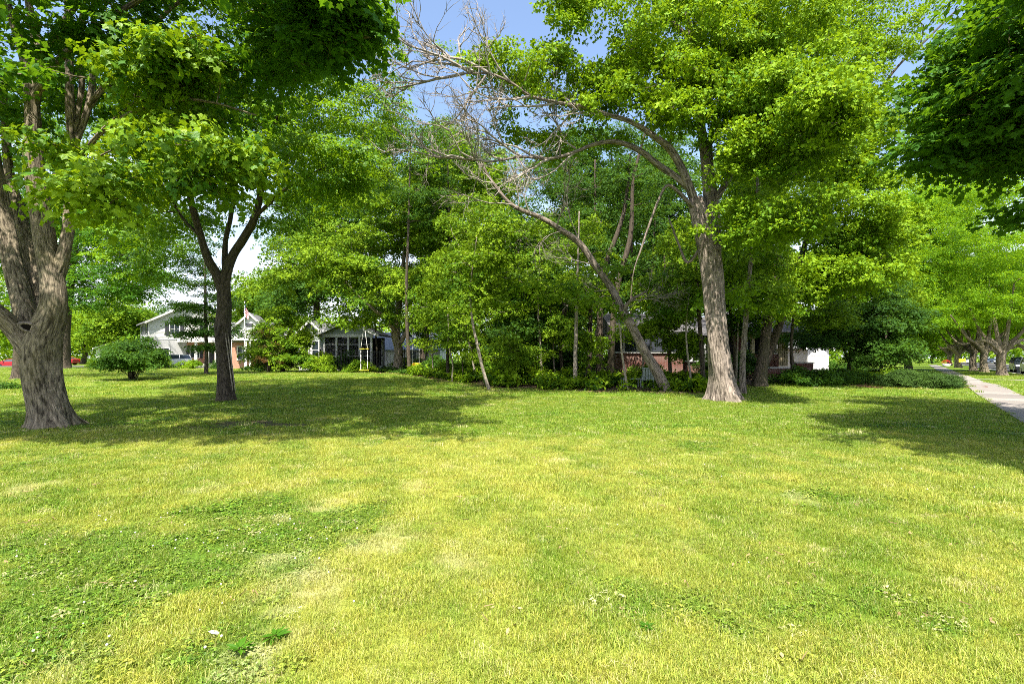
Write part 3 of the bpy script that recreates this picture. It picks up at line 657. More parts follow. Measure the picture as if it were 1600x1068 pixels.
rings = [(.26, .15, -.10), (.22, .115, .015), (.185, .088, .035), (.165, .07, .012), (.16, .065, -.02)]
kr = MB(); V = [on_knot(t_, a_ * (1 + .06 * math.sin(3 * t_)), b_, o_) for a_, b_, o_ in rings for t_ in th[:-1]]
kr.add(V, [(r * 28 + i, r * 28 + (i + 1) % 28, (r + 1) * 28 + (i + 1) % 28, (r + 1) * 28 + i) for r in range(4) for i in range(28)], [(v[0] * 1.2, v[2] * 1.2) for v in V], True)
kr.build('knot_ring', M['bark_grey'], T1)
hol = MB(); hol.add([on_knot(t_, .162, .067, .004) for t_ in th[:-1]], [tuple(range(28))]); hol.build('knot_hollow', M['hollow'], T1)

# -- second maple, trunk with a long bark wound
Y2 = GY(351, 627).y
T2, pads2, _, _ = tree('maple_tree', 'slim dark maple with a split scar down its trunk, forking in two',
 [[(352, 627, Y2, .30), (351, 590, Y2, .27), (349, 550, Y2, .26), (348, 515, Y2, .27), (351, 480, Y2, .24), (350, 450, Y2, .235), (354, 425, Y2, .19), (364, 398, Y2 + .1, .16), (380, 373, Y2 + .1, .145), (398, 340, Y2, .13), (410, 290, Y2, .11), (420, 230, Y2 - .2, .09), (440, 150, Y2 - .3, .06)],
  [(350, 465, Y2, .19), (340, 432, Y2 - .1, .17), (325, 405, Y2 - .3, .15), (314, 370, Y2 - .5, .13), (300, 320, Y2 - .7, .11), (290, 260, Y2 - .8, .09), (280, 190, Y2 - .8, .07), (275, 120, Y2 - .8, .05)],
  [(352, 425, Y2, .12), (352, 380, Y2 + .4, .09), (360, 340, Y2 + .6, .08), (368, 290, Y2 + .6, .07), (372, 220, Y2 + .6, .05)],
  [(398, 340, Y2, .07), (440, 300, Y2 - .8, .06), (490, 270, Y2 - 1.2, .04), (540, 250, Y2 - 1.5, .03)],
  [(314, 370, Y2 - .5, .07), (285, 340, Y2 - .2, .05), (262, 300, Y2, .04), (240, 270, Y2, .03)]],
 [(330, 150, 100, 70, Y2 - 1, 2.2, 34), (480, 160, 80, 65, Y2 - 1.5, 2.0, 32), (530, 120, 50, 35, Y2 - 2, 1.5, 14), (545, 200, 45, 90, Y2 - 1.5, 1.5, 22), (470, 265, 90, 45, Y2 - 1.8, 1.8, 26),
  (380, 250, 90, 30, Y2 - 1, 2, 12), (290, 240, 60, 50, Y2 - .5, 2, 14), (250, 330, 50, 40, Y2, 2, 8), (440, -30, 200, 100, Y2 + 1, 3, 50), (300, -120, 250, 120, Y2, 3, 40),
  (470, 330, 70, 30, Y2 + .5, 1.5, 8), (430, 210, 60, 40, Y2 + 2, 1.5, 10), (300, 350, 36, 50, Y2 + 2.5, 1.5, 12), (240, 400, 50, 40, Y2 + 4, 1.5, 14), (190, 350, 60, 50, Y2 + 4, 1.5, 14), (330, 300, 60, 30, Y2 + 2, 1.5, 8)],
 'maple_mid', M['bark_dark'], PR=.72, nspray=13, flare=.35, sides=48, rough=.14, keep=sun_gap, extra_pads=rng.normal(size=(130, 3)) * [2.8, 2.6, 1.6] + [-9, 22, 13.5])
sc_ = MB()  # the wound: two callus lips on either side of a strip of pale dead wood
bb = np.array(T2.location)
for dx, rr_ in ((-.05, .022), (.05, .022)):
    pts = [np.array(P(354 + dx * 40 + k * 1.7, 520 + k * 13, Y2 - .28)) - bb for k in range(8)]; s_, r_ = spline(pts, [.006] + [rr_] * 6 + [.01], .08); sc_.tube(s_, r_, 6, rough=.3)
sc_.build('bark_scar', M['bark_pale'], T2)
st = MB(); q = [np.array(P(345, 505, Y2 - .24)) - bb, np.array(P(340, 520, Y2 - .36)) - bb, np.array(P(336, 528, Y2 - .40)) - bb]; s_, r_ = spline(q, [.06, .05, .04], .05); st.tube(s_, r_, 8, rough=.1)
st.build('broken_stub', M['bark_dark'], T2)

# -- the large silver-barked tree in the middle, arching dead-tipped limbs to the left
Y3 = GY(1130, 626).y
arch = [[(1085, 312, Y3, 0.176), (1068, 270, Y3 - .2, 0.144), (1048, 235, Y3 - .3, 0.131), (1022, 213, Y3 - .5, 0.111), (985, 190, Y3 - .6, 0.098), (945, 178, Y3 - .8, 0.088), (905, 166, Y3 - 1, 0.078), (870, 160, Y3 - 1.1, 0.059), (830, 150, Y3 - 1.3, 0.049), (800, 130, Y3 - 1.4, 0.043), (765, 115, Y3 - 1.5, 0.036), (725, 115, Y3 - 1.6, 0.030)],
        [(1074, 292, Y3, 0.137), (1055, 275, Y3, 0.131), (1030, 258, Y3 + .2, 0.118), (1000, 236, Y3 + .2, 0.105), (965, 222, Y3, 0.091), (930, 225, Y3, 0.078), (900, 237, Y3 - .2, 0.065), (860, 248, Y3 - .3, 0.055), (815, 245, Y3 - .5, 0.046), (770, 252, Y3 - .6, 0.036), (725, 248, Y3 - .7, 0.026)]]
def clear_limbs(pads):
    px = 800 + FPX * pads[:, 0] / pads[:, 1]; py = HOR + FPX * (EYE - pads[:, 2]) / pads[:, 1]
    ok = ~((px > 1030) & (px < 1135) & (py > 225) & (py < 640) & (pads[:, 1] < Y3 + .6) & (rng.random(len(px)) < np.where(py > 380, 1, .72)))
    ok &= ~((px > 1078) & (px < 1118) & (py > 110) & (py < 260) & (pads[:, 1] < Y3 + .3) & (rng.random(len(px)) < .75))
    for L_ in arch:
        for q_ in L_[:-1]:
            ok &= ~((np.hypot(px - q_[0], py - q_[1]) < 24) & (pads[:, 1] < q_[2] + .2) & (rng.random(len(px)) < .6))
    return ok
T3, pads3, nod3, _ = tree('tall_tree', 'tallest tree right of centre, thick grey ridged trunk, long arching limbs reaching left',
 [[(1131, 626, Y3, 0.482), (1127, 590, Y3, 0.430), (1121, 540, Y3, 0.396), (1117, 490, Y3, 0.378), (1114, 440, Y3, 0.378), (1108, 395, Y3, 0.361), (1096, 350, Y3, 0.310), (1085, 310, Y3, 0.258)],
  *arch,
  [(1110, 400, Y3, 0.258), (1110, 340, Y3 + .2, 0.206), (1106, 290, Y3 + .3, 0.189), (1100, 230, Y3 + .3, 0.172), (1092, 170, Y3 + .4, 0.155), (1086, 110, Y3 + .4, 0.138), (1078, 50, Y3 + .4, 0.120), (1068, 0, Y3 + .5, 0.095), (1060, -80, Y3 + .6, 0.060)],
  [(1120, 400, Y3 + .2, 0.172), (1118, 320, Y3 + .5, 0.138), (1110, 260, Y3 + .6, 0.120), (1112, 200, Y3 + .6, 0.086), (1140, 130, Y3 + .6, 0.060)],
  [(1112, 320, Y3 + .3, 0.129), (1142, 270, Y3 + .5, 0.112), (1152, 210, Y3 + .5, 0.095), (1178, 160, Y3 + .4, 0.077), (1190, 90, Y3 + .3, 0.052)],
  [(1072, 20, Y3 + .5, 0.077), (1040, -20, Y3 + .2, 0.060), (980, -30, Y3 - .4, 0.043), (900, -20, Y3 - .8, 0.026)],
  [(1078, 60, Y3 + .4, 0.086), (1040, 30, Y3 + .2, 0.060), (1000, 50, Y3, 0.043), (960, 70, Y3 - .2, 0.034)],
  [(1090, 330, Y3, 0.103), (1072, 312, Y3 - .2, 0.077), (1045, 290, Y3 - .3, 0.060), (1030, 310, Y3 - .3, 0.047), (1015, 350, Y3 - .3, 0.043), (1003, 385, Y3 - .3, 0.034), (990, 425, Y3 - .3, 0.02), (985, 470, Y3 - .2, 0.01)],
  [(1100, 380, Y3 + .3, 0.077), (1075, 410, Y3 + .8, 0.060), (1060, 380, Y3 + 1, 0.043), (1045, 340, Y3 + 1.2, 0.026)]],
 [(1060, 90, 130, 110, Y3, 2.6, 100), (960, 60, 70, 80, Y3 - .4, 2, 36), (1180, 70, 100, 110, Y3, 2.6, 80), (1100, 150, 90, 50, Y3 - 1.5, 1.5, 22), (1285, 170, 55, 50, 15.4, 1.3, 22), (1255, 330, 45, 34, 16.6, 1.0, 14), (1245, 130, 70, 80, Y3 - 2.5, 1.8, 34), (1265, 240, 60, 60, Y3 - 2.5, 1.6, 24), (1020, -70, 200, 90, Y3 + .5, 3, 46), (870, 95, 90, 55, Y3 - .8, 1.6, 18), (1160, 215, 80, 65, Y3 - 1.2, 1.6, 30),
  (940, 140, 100, 40, Y3 - .8, 1.5, 18), (900, 5, 40, 18, Y3 - 1, .8, 7), (1160, 360, 70, 45, Y3 - 1.2, 1.1, 20), (900, 205, 90, 28, Y3 + .5, 1.5, 8), (1160, 440, 45, 30, Y3 + .8, 1, 6), (820, 200, 60, 40, Y3 + .3, 1, 7), (760, 95, 30, 24, Y3 - .6, .8, 5)],
 'lime', M['bark_grey'], PR=.62, nspray=15, flare=.85, sides=72, rough=.16, flat=.4, droop=.6, gap=.25, keep=clear_limbs)
rg = random.Random(5); mb = MB(); b3 = np.array(T3.location)
for (px, py, Yd, dx, dz, L, r) in [(765, 115, -1.5, -1, .1, 2.6, .045), (740, 112, -1.6, -1, .5, 2.4, .04), (725, 115, -1.6, -1, -.1, 2.6, .045), (800, 130, -1.4, -1, .5, 1.9, .03), (760, 118, -1.5, -1, -.45, 2.3, .035),
      (735, 114, -1.6, -1, .25, 2.9, .04), (830, 150, -1.3, -.8, -.5, 2.6, .035), (725, 248, -.7, -1, .1, 2.4, .04), (740, 250, -.6, -1, .5, 2.4, .035), (770, 252, -.6, -1, -.35, 2.2, .035), (815, 245, -.5, -1, .45, 2.6, .04), (860, 248, -.3, -.9, -.4, 2.2, .035),
      (900, 237, -.2, -.8, -.6, 2.0, .03), (870, 160, -1.1, -.8, -.5, 2.4, .035), (905, 166, -1, -.8, -.6, 2.4, .035), (850, 246, -.3, -1, .15, 2.8, .035), (790, 250, -.5, -1, .2, 2.4, .03), (900, 232, -.2, -.9, .4, 2.0, .03), (945, 178, -.8, -.6, -.8, 1.8, .03)]:
    dead_twigs(mb, np.array(P(px, py, Y3 + Yd)) - b3, (dx, rg.uniform(-.3, .3), dz), L, r * 1.4, 3, rg, .5, .12)
mb.build('dead_twigs', M['bark_dead'], T3, 'stuff')

# -- right-hand maple whose crown hangs in from beyond the frame
T4, _, _, _ = tree('maple_tree', 'dark-leaved maple by the sidewalk, its crown hanging in at the upper right corner',
 [[(1990, 660, 9.6, .40), (1985, 560, 9.6, .36), (1975, 440, 9.6, .34)], [(1975, 450, 9.6, .24), (1850, 260, 9.6, .16), (1700, 120, 9.6, .1), (1560, 60, 9.8, .05)],
  [(1978, 460, 9.6, .26), (2000, 250, 9.6, .2), (2010, 60, 9.6, .12)], [(1975, 470, 9.6, .2), (1840, 340, 9.2, .12), (1700, 250, 9, .08), (1560, 190, 9, .04)], [(1978, 460, 9.6, .2), (2150, 280, 9.8, .14), (2300, 100, 9.8, .08)]],
 [(1600, 60, 110, 90, 9.6, 1.4, 44), (1570, 180, 95, 50, 9.4, 1.2, 32), (1500, 150, 55, 50, 10, 1, 14), (1560, 240, 90, 26, 9.8, .9, 14), (1490, 215, 45, 25, 9.8, .8, 10), (1680, 210, 100, 80, 9.4, 1.3, 24), (1640, -40, 70, 70, 9.6, 1.4, 20),
  (1800, 120, 200, 200, 9.6, 2.2, 60), (1900, -150, 280, 160, 9.6, 2.8, 60), (2150, 100, 250, 200, 9.6, 2.6, 30), (1640, 330, 40, 22, 9, .5, 4)],
 'maple_dark', M['bark_maple'], PR=.6, nspray=15, base=(14.2, 9.6, 0), sides=20, sscale=.8,
 extra_pads=(lambda e: e[(e[:, 0] > e[:, 1] * .84 + .1) & ((e[:, 2] - EYE) > .5 * e[:, 1])])(np.vstack([rng.normal(size=(110, 3)) * [1.8, 1.6, .8] + [13.4, 14.5, 9.2], rng.normal(size=(150, 3)) * [2.2, 2.1, 1.1] + [11.0, 6.6, 7.6], rng.normal(size=(80, 3)) * [1.8, 1.8, 1] + [13.5, 11.5, 7.8], rng.normal(size=(60, 3)) * [1.0, 1.4, .8] + [8.6, 5.2, 6.6]])))

# -- trees of the little wood, each with its own trunk
def simple(label, px, py, top, r, blobs, kind, bk='bark_dark', lean=(0, 0), mids=None, group='trees of the little wood', name='woodland_tree', **kw):
    g_ = GY(px, py); Y = g_.y
    if mids is None:
        mids = [(px + (top[0] - px) * t + random.gauss(0, 2.2), py + (top[1] - py) * t, Y + random.gauss(0, .1), r * (1 - .62 * t)) for t in (.25, .5, .75, 1)]
    else: mids = [(a, b, Y + c_, d) for a, b, c_, d in mids]
    bl_ = [(a, b, c_, d, Y + e, f, n_) for a, b, c_, d, e, f, n_ in blobs]
    kw.setdefault('sides', 12)
    return tree(name, label, [[(px, py, Y, r)] + mids] + kw.pop('limbs', []), bl_, kind, M[bk], group, **kw)
simple('broad maple with bright layered foliage standing behind the swing', 620, 581, (622, 470), .42,
   [(560, 260, 90, 50, 0, 3, 22), (640, 300, 90, 60, -2, 3, 40), (720, 370, 85, 50, -2, 2.5, 30), (520, 380, 90, 50, -2, 3, 32), (600, 440, 110, 40, -3, 2.5, 30), (720, 440, 80, 45, -2, 2.5, 26), (470, 430, 60, 30, -1, 2, 12), (640, 370, 100, 50, 1, 3, 24), (570, 490, 70, 14, -2, 2, 8), (680, 500, 60, 18, -2, 2, 10), (600, 220, 60, 30, 1, 2, 12)],
   'green', 'bark_grey', mids=[(623, 550, 0, .38), (618, 520, 0, .4), (622, 490, 0, .3), (628, 430, 0, .2), (640, 330, 0, .1)], PR=1.5, nspray=26, sscale=1.35, bscale=1.7, flat=.3, droop=.7,
   limbs=[[(618, 518, 44, .22), (600, 495, 43, .18), (580, 480, 42, .12), (540, 440, 42, .07)], [(626, 535, 44, .2), (640, 510, 44, .16), (660, 470, 44, .1), (690, 420, 44, .06)]], name='maple_tree', group=None)
simple('thin pale leaning sapling, left one of the leaning pair', 744, 592, None, .075, [(725, 420, 50, 40, 0, 1.5, 14), (700, 460, 60, 22, -.5, 1.2, 12), (740, 350, 50, 50, 0, 1.5, 14)], 'green', 'bark_pale', mids=[(738, 560, 0, .07), (730, 520, 0, .06), (722, 470, 0, .05), (716, 380, 0, .03)], PR=.8, nspray=14)
simple('thin pale leaning sapling, right one of the leaning pair in the ground cover', 765, 610, None, .085, [(760, 400, 55, 40, 0, 1.5, 18), (780, 450, 45, 30, 0, 1.2, 10), (745, 470, 40, 16, -.3, 1, 6), (790, 360, 40, 40, 0, 1.2, 10)], 'green', 'bark_pale', mids=[(754, 575, 0, .08), (745, 535, 0, .07), (738, 500, 0, .06), (735, 450, 0, .05), (745, 370, 0, .03)], PR=.75, nspray=14)
simple('small straight pale sapling between the leaning pair and the wood', 847, 593, None, .09, [(845, 440, 45, 40, 0, 1.4, 14), (850, 380, 45, 40, 0, 1.4, 12), (800, 480, 40, 30, 0, 1, 8)], 'green', 'bark_pale', mids=[(845, 560, 0, .08), (843, 520, 0, .075), (841, 490, 0, .06), (842, 420, 0, .04), (846, 350, 0, .02)], PR=.8, nspray=14)
simple('small straight twin-stemmed tree with smooth pale bark', 899, 603, None, .13, [(895, 455, 50, 26, 0, 1.5, 12), (910, 380, 50, 45, .5, 1.5, 10)], 'green', 'bark_pale', mids=[(899, 560, 0, .11), (900, 520, 0, .10), (901, 480, 0, .09), (903, 410, 0, .06), (905, 330, 0, .03)], PR=.8, nspray=14)
simple('straight dark trunk, left of the trio in the middle of the wood', 921, 590, (930, 250), .17, [(900, 330, 60, 60, 1, 2, 16), (880, 290, 60, 50, 1, 2, 10)], 'dark', 'bark_dark', PR=1.0, nspray=16)
simple('straight thick trunk, middle of the trio in the middle of the wood', 937, 592, None, .25, [(960, 300, 60, 50, 1, 2, 12), (930, 410, 60, 40, .5, 2, 8)], 'dark', 'bark_dark', mids=[(937, 540, 0, .21), (938, 480, 0, .19), (945, 420, 0, .17), (975, 330, 0, .12), (985, 240, 0, .07)], PR=1.0, nspray=16)
simple('thick trunk with flared foot, right of the trio in the middle of the wood', 952, 593, None, .27, [(1010, 290, 60, 50, 1, 2, 14), (1000, 220, 60, 40, 1, 2, 10)], 'dark', 'bark_dark', mids=[(955, 550, 0, .21), (958, 500, 0, .19), (966, 440, 0, .18), (985, 370, 0, .15), (990, 280, 0, .1), (1010, 200, 0, .06)], PR=1.0, nspray=16, bscale=1.3)
Yl = GY(1040, 611).y
TL, _, _, _ = tree('leaning_tree', 'half-fallen tree leaning far to the left with bare dead branches',
 [[(1042, 611, Yl, .27), (1026, 580, Yl, .24), (1008, 550, Yl + .1, .22), (990, 515, Yl + .2, .21), (972, 485, Yl + .3, .21), (955, 450, Yl + .4, .18), (930, 415, Yl + .4, .16), (905, 380, Yl + .5, .15), (870, 355, Yl + .5, .13), (845, 340, Yl + .5, .13), (800, 320, Yl + .6, .1), (770, 285, Yl + .6, .07), (752, 255, Yl + .6, .05)],
  [(972, 487, Yl + .3, .14), (985, 470, Yl, .08), (1010, 455, Yl - .2, .05)]],
 [(890, 450, 80, 26, Yl - .5, 1.5, 9), (950, 420, 50, 20, Yl + .8, 1, 4)], 'green', M['bark_grey'], sides=22, PR=.7, nspray=13, rough=.12)
mb = MB(); bL = np.array(TL.location)
for (px, py, dx, dz, L, r) in [(985, 470, .9, .25, 1.9, .03), (975, 485, .8, .5, 1.9, .03), (1000, 460, 1, -.3, 1.6, .02), (870, 355, -.5, .8, 2.6, .04), (845, 340, -1, -.1, 2.4, .035), (800, 320, -1, .2, 2.8, .04), (830, 335, -.6, .7, 2.6, .035), (770, 285, -.6, .7, 2.4, .03), (930, 415, -.8, .1, 2.0, .03), (905, 380, .2, .9, 2.4, .035), (752, 255, -.7, .6, 2.4, .03), (770, 285, -1, -.2, 2.2, .03), (955, 450, -.8, -.1, 1.7, .03), (880, 360, -.9, -.4, 2.2, .03), (810, 322, .1, 1, 2.4, .03)]:
    dead_twigs(mb, np.array(P(px, py, Yl + .4)) - bL, (dx, rg.uniform(-.4, .4), dz), L, r, 3, rg, .55, .1)
mb.build('dead_twigs', M['bark_dead'], TL, 'stuff')
mb = MB(); s_, r_ = spline([np.array(P(990, 508, Yl)) - bL, np.array(P(995, 504, Yl - .3)) - bL], [.05, .04], .1); mb.tube(s_, r_, 8); mb.build('broken_stub', M['bark_pale'], TL)
simple('thin white bare sapling leaning beside the garden bench', 981, 610, None, .06, [(950, 480, 30, 20, 0, .8, 4)], 'green', 'bark_pale', mids=[(976, 580, 0, .055), (971, 545, 0, .05), (968, 510, 0, .045), (955, 485, 0, .03), (940, 465, 0, .02)], PR=.6, nspray=12)
simple('thin pale sapling in front of the brick bay', 1079, 608, None, .06, [(1080, 460, 40, 30, 0, 1, 6)], 'green', 'bark_pale', mids=[(1078, 580, 0, .055), (1074, 550, 0, .05), (1072, 510, 0, .04), (1078, 450, 0, .02)], PR=.7, nspray=14)
simple('young straight tree close left of the tallest trunk', 1099, 605, None, .13, [(1060, 440, 60, 35, 0, 1.5, 14), (1040, 480, 50, 22, 0, 1.2, 10), (1080, 380, 60, 40, 0, 1.6, 10)], 'green', 'bark_dark', mids=[(1098, 570, 0, .12), (1095, 530, 0, .11), (1092, 490, 0, .1), (1088, 420, 0, .06)], PR=.8, nspray=15)
simple('slender grey trunk just right of the tallest trunk', 1161, 616, None, .16, [(1180, 400, 50, 60, 1, 1.5, 14), (1190, 300, 60, 60, 1, 2, 16), (1200, 460, 40, 25, -.5, 1, 8)], 'green', 'bark_grey', mids=[(1160, 580, 0, .13), (1162, 540, 0, .12), (1166, 490, 0, .11), (1172, 420, 0, .09), (1180, 330, 0, .07), (1190, 200, 0, .04)], PR=.8, nspray=15)
simple('stout V-forked tree with pale torn bark at its foot, right of the tallest trunk', 1186, 604, None, .40,
   [(1250, 120, 110, 120, 1, 3, 66), (1340, 60, 90, 90, 1, 3, 34), (1260, 270, 110, 70, 0, 3, 66), (1330, 330, 80, 80, -1, 2.5, 66), (1220, 390, 90, 50, -1.5, 2, 50), (1300, 420, 90, 45, -2, 2, 60), (1360, 400, 50, 60, -1, 2, 34), (1350, 230, 70, 80, 0, 2, 40), (1200, 470, 60, 26, -1, 1.6, 20), (1250, 0, 160, 60, 2, 3, 22), (1230, 470, 60, 16, -1, 1.5, 10), (1350, 210, 50, 80, 0, 2, 14), (1180, 280, 60, 60, 1, 2, 12)],
   'lime', 'bark_dark', mids=[(1187, 590, 0, .34), (1192, 560, 0, .29), (1197, 520, .1, .25), (1203, 480, .2, .22), (1215, 400, .3, .18), (1225, 300, .4, .14), (1235, 180, .5, .1), (1240, 60, .6, .06)],
   limbs=[[(1192, 575, 30.4, .24), (1206, 540, 30.2, .23), (1220, 500, 30, .21), (1240, 440, 29.8, .17), (1270, 340, 29.8, .13), (1300, 220, 30, .09), (1330, 110, 30.2, .06), (1420, 20, 30.2, .03)], [(1270, 330, 29.8, .09), (1310, 250, 29.5, .08), (1390, 120, 29.3, .07), (1450, 60, 29, .05), (1500, 10, 29, .03)],
          [(1225, 300, 30.4, .1), (1255, 200, 30.6, .08), (1275, 90, 30.8, .06), (1310, -20, 31, .03)]],
   name='tall_tree', group=None, PR=.85, nspray=20, sscale=1.05, flat=.4, droop=.6, sides=20, gap=.26, bscale=1.3, rough=.12)
tree('shade_tree', 'small dark tree with low layered branches over the ivy bed before the garage',
   [[(1326, 578, 33.5, .13), (1328, 560, 33.5, .11), (1332, 530, 33.5, .1), (1330, 480, 33.5, .06)], [(1328, 570, 33.5, .08), (1318, 545, 33.5, .06), (1310, 510, 33.5, .04)]],
   [(1330, 500, 90, 30, 33.5, 2.6, 40), (1290, 530, 45, 10, 33, 1.8, 14), (1380, 540, 40, 18, 33, 1.8, 18), (1340, 450, 70, 30, 33.5, 2.4, 26), (1390, 500, 40, 30, 33, 2, 16)], 'dark', M['bark_dark'], PR=.95, nspray=20, flat=.15, droop=.8, sides=10)
tree('shade_tree', 'low bushy tree beside the mulch bed and the yew shrubs',
   [[(1376, 582, 31.5, .1), (1378, 560, 31.5, .09), (1384, 530, 31.5, .06), (1390, 490, 31.5, .04)]],
   [(1390, 545, 36, 18, 31.5, 1.5, 18), (1400, 500, 34, 34, 31.5, 1.6, 22), (1370, 560, 24, 8, 31.2, 1, 6)], 'dark', M['bark_dark'], PR=.8, nspray=20, flat=.15, droop=.8, sides=10)

# -- left side, mid distance
simple('slender dark tree with flat layered branches in front of the white house', 322, 585, None, .15,
   [(305, 500, 26, 8, 0, 1.5, 8), (290, 520, 26, 6, 0, 1.4, 7), (350, 515, 22, 6, 0, 1.4, 6), (300, 480, 30, 8, 0, 1.2, 7), (330, 540, 14, 4, 0, 1.4, 3), (320, 430, 40, 40, 1, 2, 14), (300, 380, 50, 40, 1, 2, 12), (350, 470, 24, 10, 0, 1.2, 5)],
   'dark', 'bark_dark', mids=[(323, 550, 0, .13), (321, 510, 0, .11), (321, 460, 0, .09), (320, 390, 0, .05)], group=None, name='layered_tree', PR=.9, nspray=16, flat=.12, droop=.4)
simple('tree with lone dark trunk beyond the big maple', 103, 576, None, .5,
   [(130, 380, 110, 60, 0, 4, 44), (90, 300, 110, 60, 0, 4, 26), (180, 440, 60, 30, 0, 3, 14), (200, 360, 50, 50, 0, 3, 16), (130, 460, 90, 20, -1, 3, 14), (0, 400, 100, 60, 0, 4, 26)],
   'maple_mid_dark', 'bark_dark', mids=[(103, 550, 0, .44), (104, 510, 0, .4), (110, 450, 0, .35), (120, 360, 0, .2)], group=None, name='maple_tree', PR=1.9, nspray=26, sscale=1.7, bscale=2)
def shrub(name, label, cat, x, y, rx, ry, h, kind, n, PR=.35, ns=10, sscale=.7, stems=5, z0=.1, group=None, bk='bark_dark', low=.25):
    z = float(gz(x, y)); root = thing(name, label, cat, (x, y, z), 0, group); mb = MB()
    d = rng.normal(size=(n, 3)); d[:, 2] = np.abs(d[:, 2]); d /= np.linalg.norm(d, axis=1)[:, None]; r = rng.random(n) ** .35
    pads = d * r[:, None] * [rx, ry, h * (1 - low)] + [0, 0, h * low * .8]
    pads *= 1 + .5 * (vn(pads[:, 0] * 2, pads[:, 2] * 2 + pads[:, 1], .7, x) - .5)[:, None]
    for c in pads[::max(1, n // (stems * 5))]:
        a = rng.normal(0, .08, 3) * [1, 1, 0]; s_, r_ = spline([a, a * .5 + c * [.35, .35, .5], c], [.025, .016, .006], .2); mb.tube(s_, r_, 5, cap=False)
    mb.build('stems', M[bk], root, 'stuff')
    pos, rot = leaves_on_pads(pads, PR, ns, .4, .5); pos = pos[pos[:, 2] > .03]; rot = rot[:len(pos)]
    scatter('foliage', K[kind], pos, rot, rng.uniform(.8, 1.2, len(pos)) * sscale, root)
    return root
g_ = GY(208, 594); shrub('shrub', 'dark vase-shaped shrub on the lawn in front of the white house', 'shrub', g_.x, g_.y, 1.75, 1.5, 2.6, 'dark', 90, .42, 14, .8, low=.45)
g_ = G(441, 45); shrub('shrub', 'large bush with reddish new leaves left of the screened porch', 'shrub', g_.x, g_.y, 3.0, 2, 5.6, 'green', 150, .6, 16, 1.0, low=.12)
g_ = G(420, 43.5); shrub('shrub', 'reddish leaved shrub mixed into the big bush by the porch', 'shrub', g_.x, g_.y, 1.9, 1.0, 4.6, 'red', 24, .35, 7, .9)
g_ = GY(368, 574); shrub('shrub', 'rounded dark green shrub at the brick corner behind the scarred maple', 'shrub', g_.x, g_.y, 1.3, 1.2, 2.6, 'dark', 50, .45, 14, .9)

# -- more trees: one behind the big maple, and the lower storey of the wood
simple('shady maple whose trunk stands hidden behind the big maple', 30, 592, None, .35,
   [(60, 280, 190, 110, 0, 4.5, 60), (170, 370, 80, 60, 0, 3, 26), (190, 430, 60, 20, 0, 3, 10), (60, 150, 200, 100, 3, 4, 30), (200, 250, 90, 80, 2, 4, 26)], 'maple_mid_dark', 'bark_dark', mids=[(32, 540, 0, .3), (40, 470, 0, .27), (60, 380, 0, .2), (80, 300, 0, .12)], group=None, name='maple_tree', PR=1.1, nspray=18, sscale=1.1)
for lab, px, py, hy, bl_, kd in [
  ('understorey maple right of the leaning trunk, veiling the brick bay', 1048, 598, 400, [(1050, 440, 55, 40, 0, 2, 22), (1045, 500, 44, 14, 0, 1.6, 12), (1000, 512, 30, 12, 0, 1.6, 7), (1070, 535, 20, 12, 0, 1, 4)], 'green'),
  ('understorey maple between the tallest trunk and the slender grey one', 1148, 598, 380, [(1150, 430, 50, 50, 0, 2, 22), (1160, 500, 44, 18, 0, 1.6, 12), (1120, 390, 44, 40, 0, 1.6, 10)], 'dark'),
  ('understorey tree with branches over the bungalow roof', 1240, 596, 380, [(1240, 440, 55, 34, 0, 2, 24), (1290, 495, 36, 18, 0, 1.5, 12)], 'green'),
  ('leafy young tree behind the twin-stemmed one', 880, 590, 380, [(880, 440, 55, 40, 0, 2.2, 24), (870, 510, 50, 26, 0, 2, 16), (910, 370, 40, 50, 0, 2, 14)], 'dark'),
  ('leafy young tree in the dark middle of the wood', 812, 592, 330, [(810, 430, 50, 50, 0, 2.2, 26), (800, 520, 50, 30, 0, 2, 18), (820, 350, 44, 40, 0, 2, 16)], 'dark'),
  ('leafy young tree left of the leaning pair', 700, 590, 380, [(700, 450, 50, 34, 0, 2, 20), (690, 520, 40, 22, 0, 1.6, 12), (720, 400, 44, 34, 0, 2, 14)], 'green'),
  ('leafy young tree behind the ladder swing', 590, 579, 420, [(590, 470, 44, 28, 3, 2, 14), (650, 520, 36, 22, 3, 2, 14)], 'dark')]:
    simple(lab, px, py, (px + random.uniform(-8, 8), hy), .11, bl_, kd, 'bark_dark', PR=.9, nspray=17)

for lab, px, py, tx, ty in [('thin pale whip-like sapling at the left edge of the wood', 676, 590, 668, 470), ('thin pale sapling just left of the leaning pair', 706, 597, 700, 480), ('thin pale upright sapling between the leaning pair and the straight sapling', 802, 590, 806, 450),
   ('thin bent sapling left of the twin-stemmed tree', 868, 590, 858, 440), ('thin pale sapling behind the garden table', 1004, 592, 1010, 450), ('thin sapling standing in the dark right of the tallest trunk', 1150, 600, 1152, 440)]:
    simple(lab, px, py, (tx, ty), .055, [(tx, ty + 10, 30, 24, 0, 1.2, 6)], 'green', 'bark_pale', PR=.6, nspray=12, sides=8)

for lab, px, py, hy, n_ in [('knee-high leafy young maple in front of the straight sapling', 832, 597, 545, 12), ('bushy young maple left of the trio of trunks', 912, 600, 525, 14), ('bushy young maple between the leaning pair and the wood edge', 792, 601, 535, 13), ('young maple with drooping leaves left of the leaning pair', 722, 597, 515, 16), ('young leafy tree just left of the big trunk', 1070, 602, 520, 12), ('young maple crowding the twin-stemmed tree', 876, 594, 500, 16)]:
    simple(lab, px, py, (px + 4, hy), .035, [(px, hy + 12, 26, 20, 0, .9, n_), (px + 8, hy + 36, 20, 10, 0, .7, 4)], 'green', 'bark_dark', PR=.42, nspray=11, sides=8, group='young maples at the wood edge', sscale=.85)

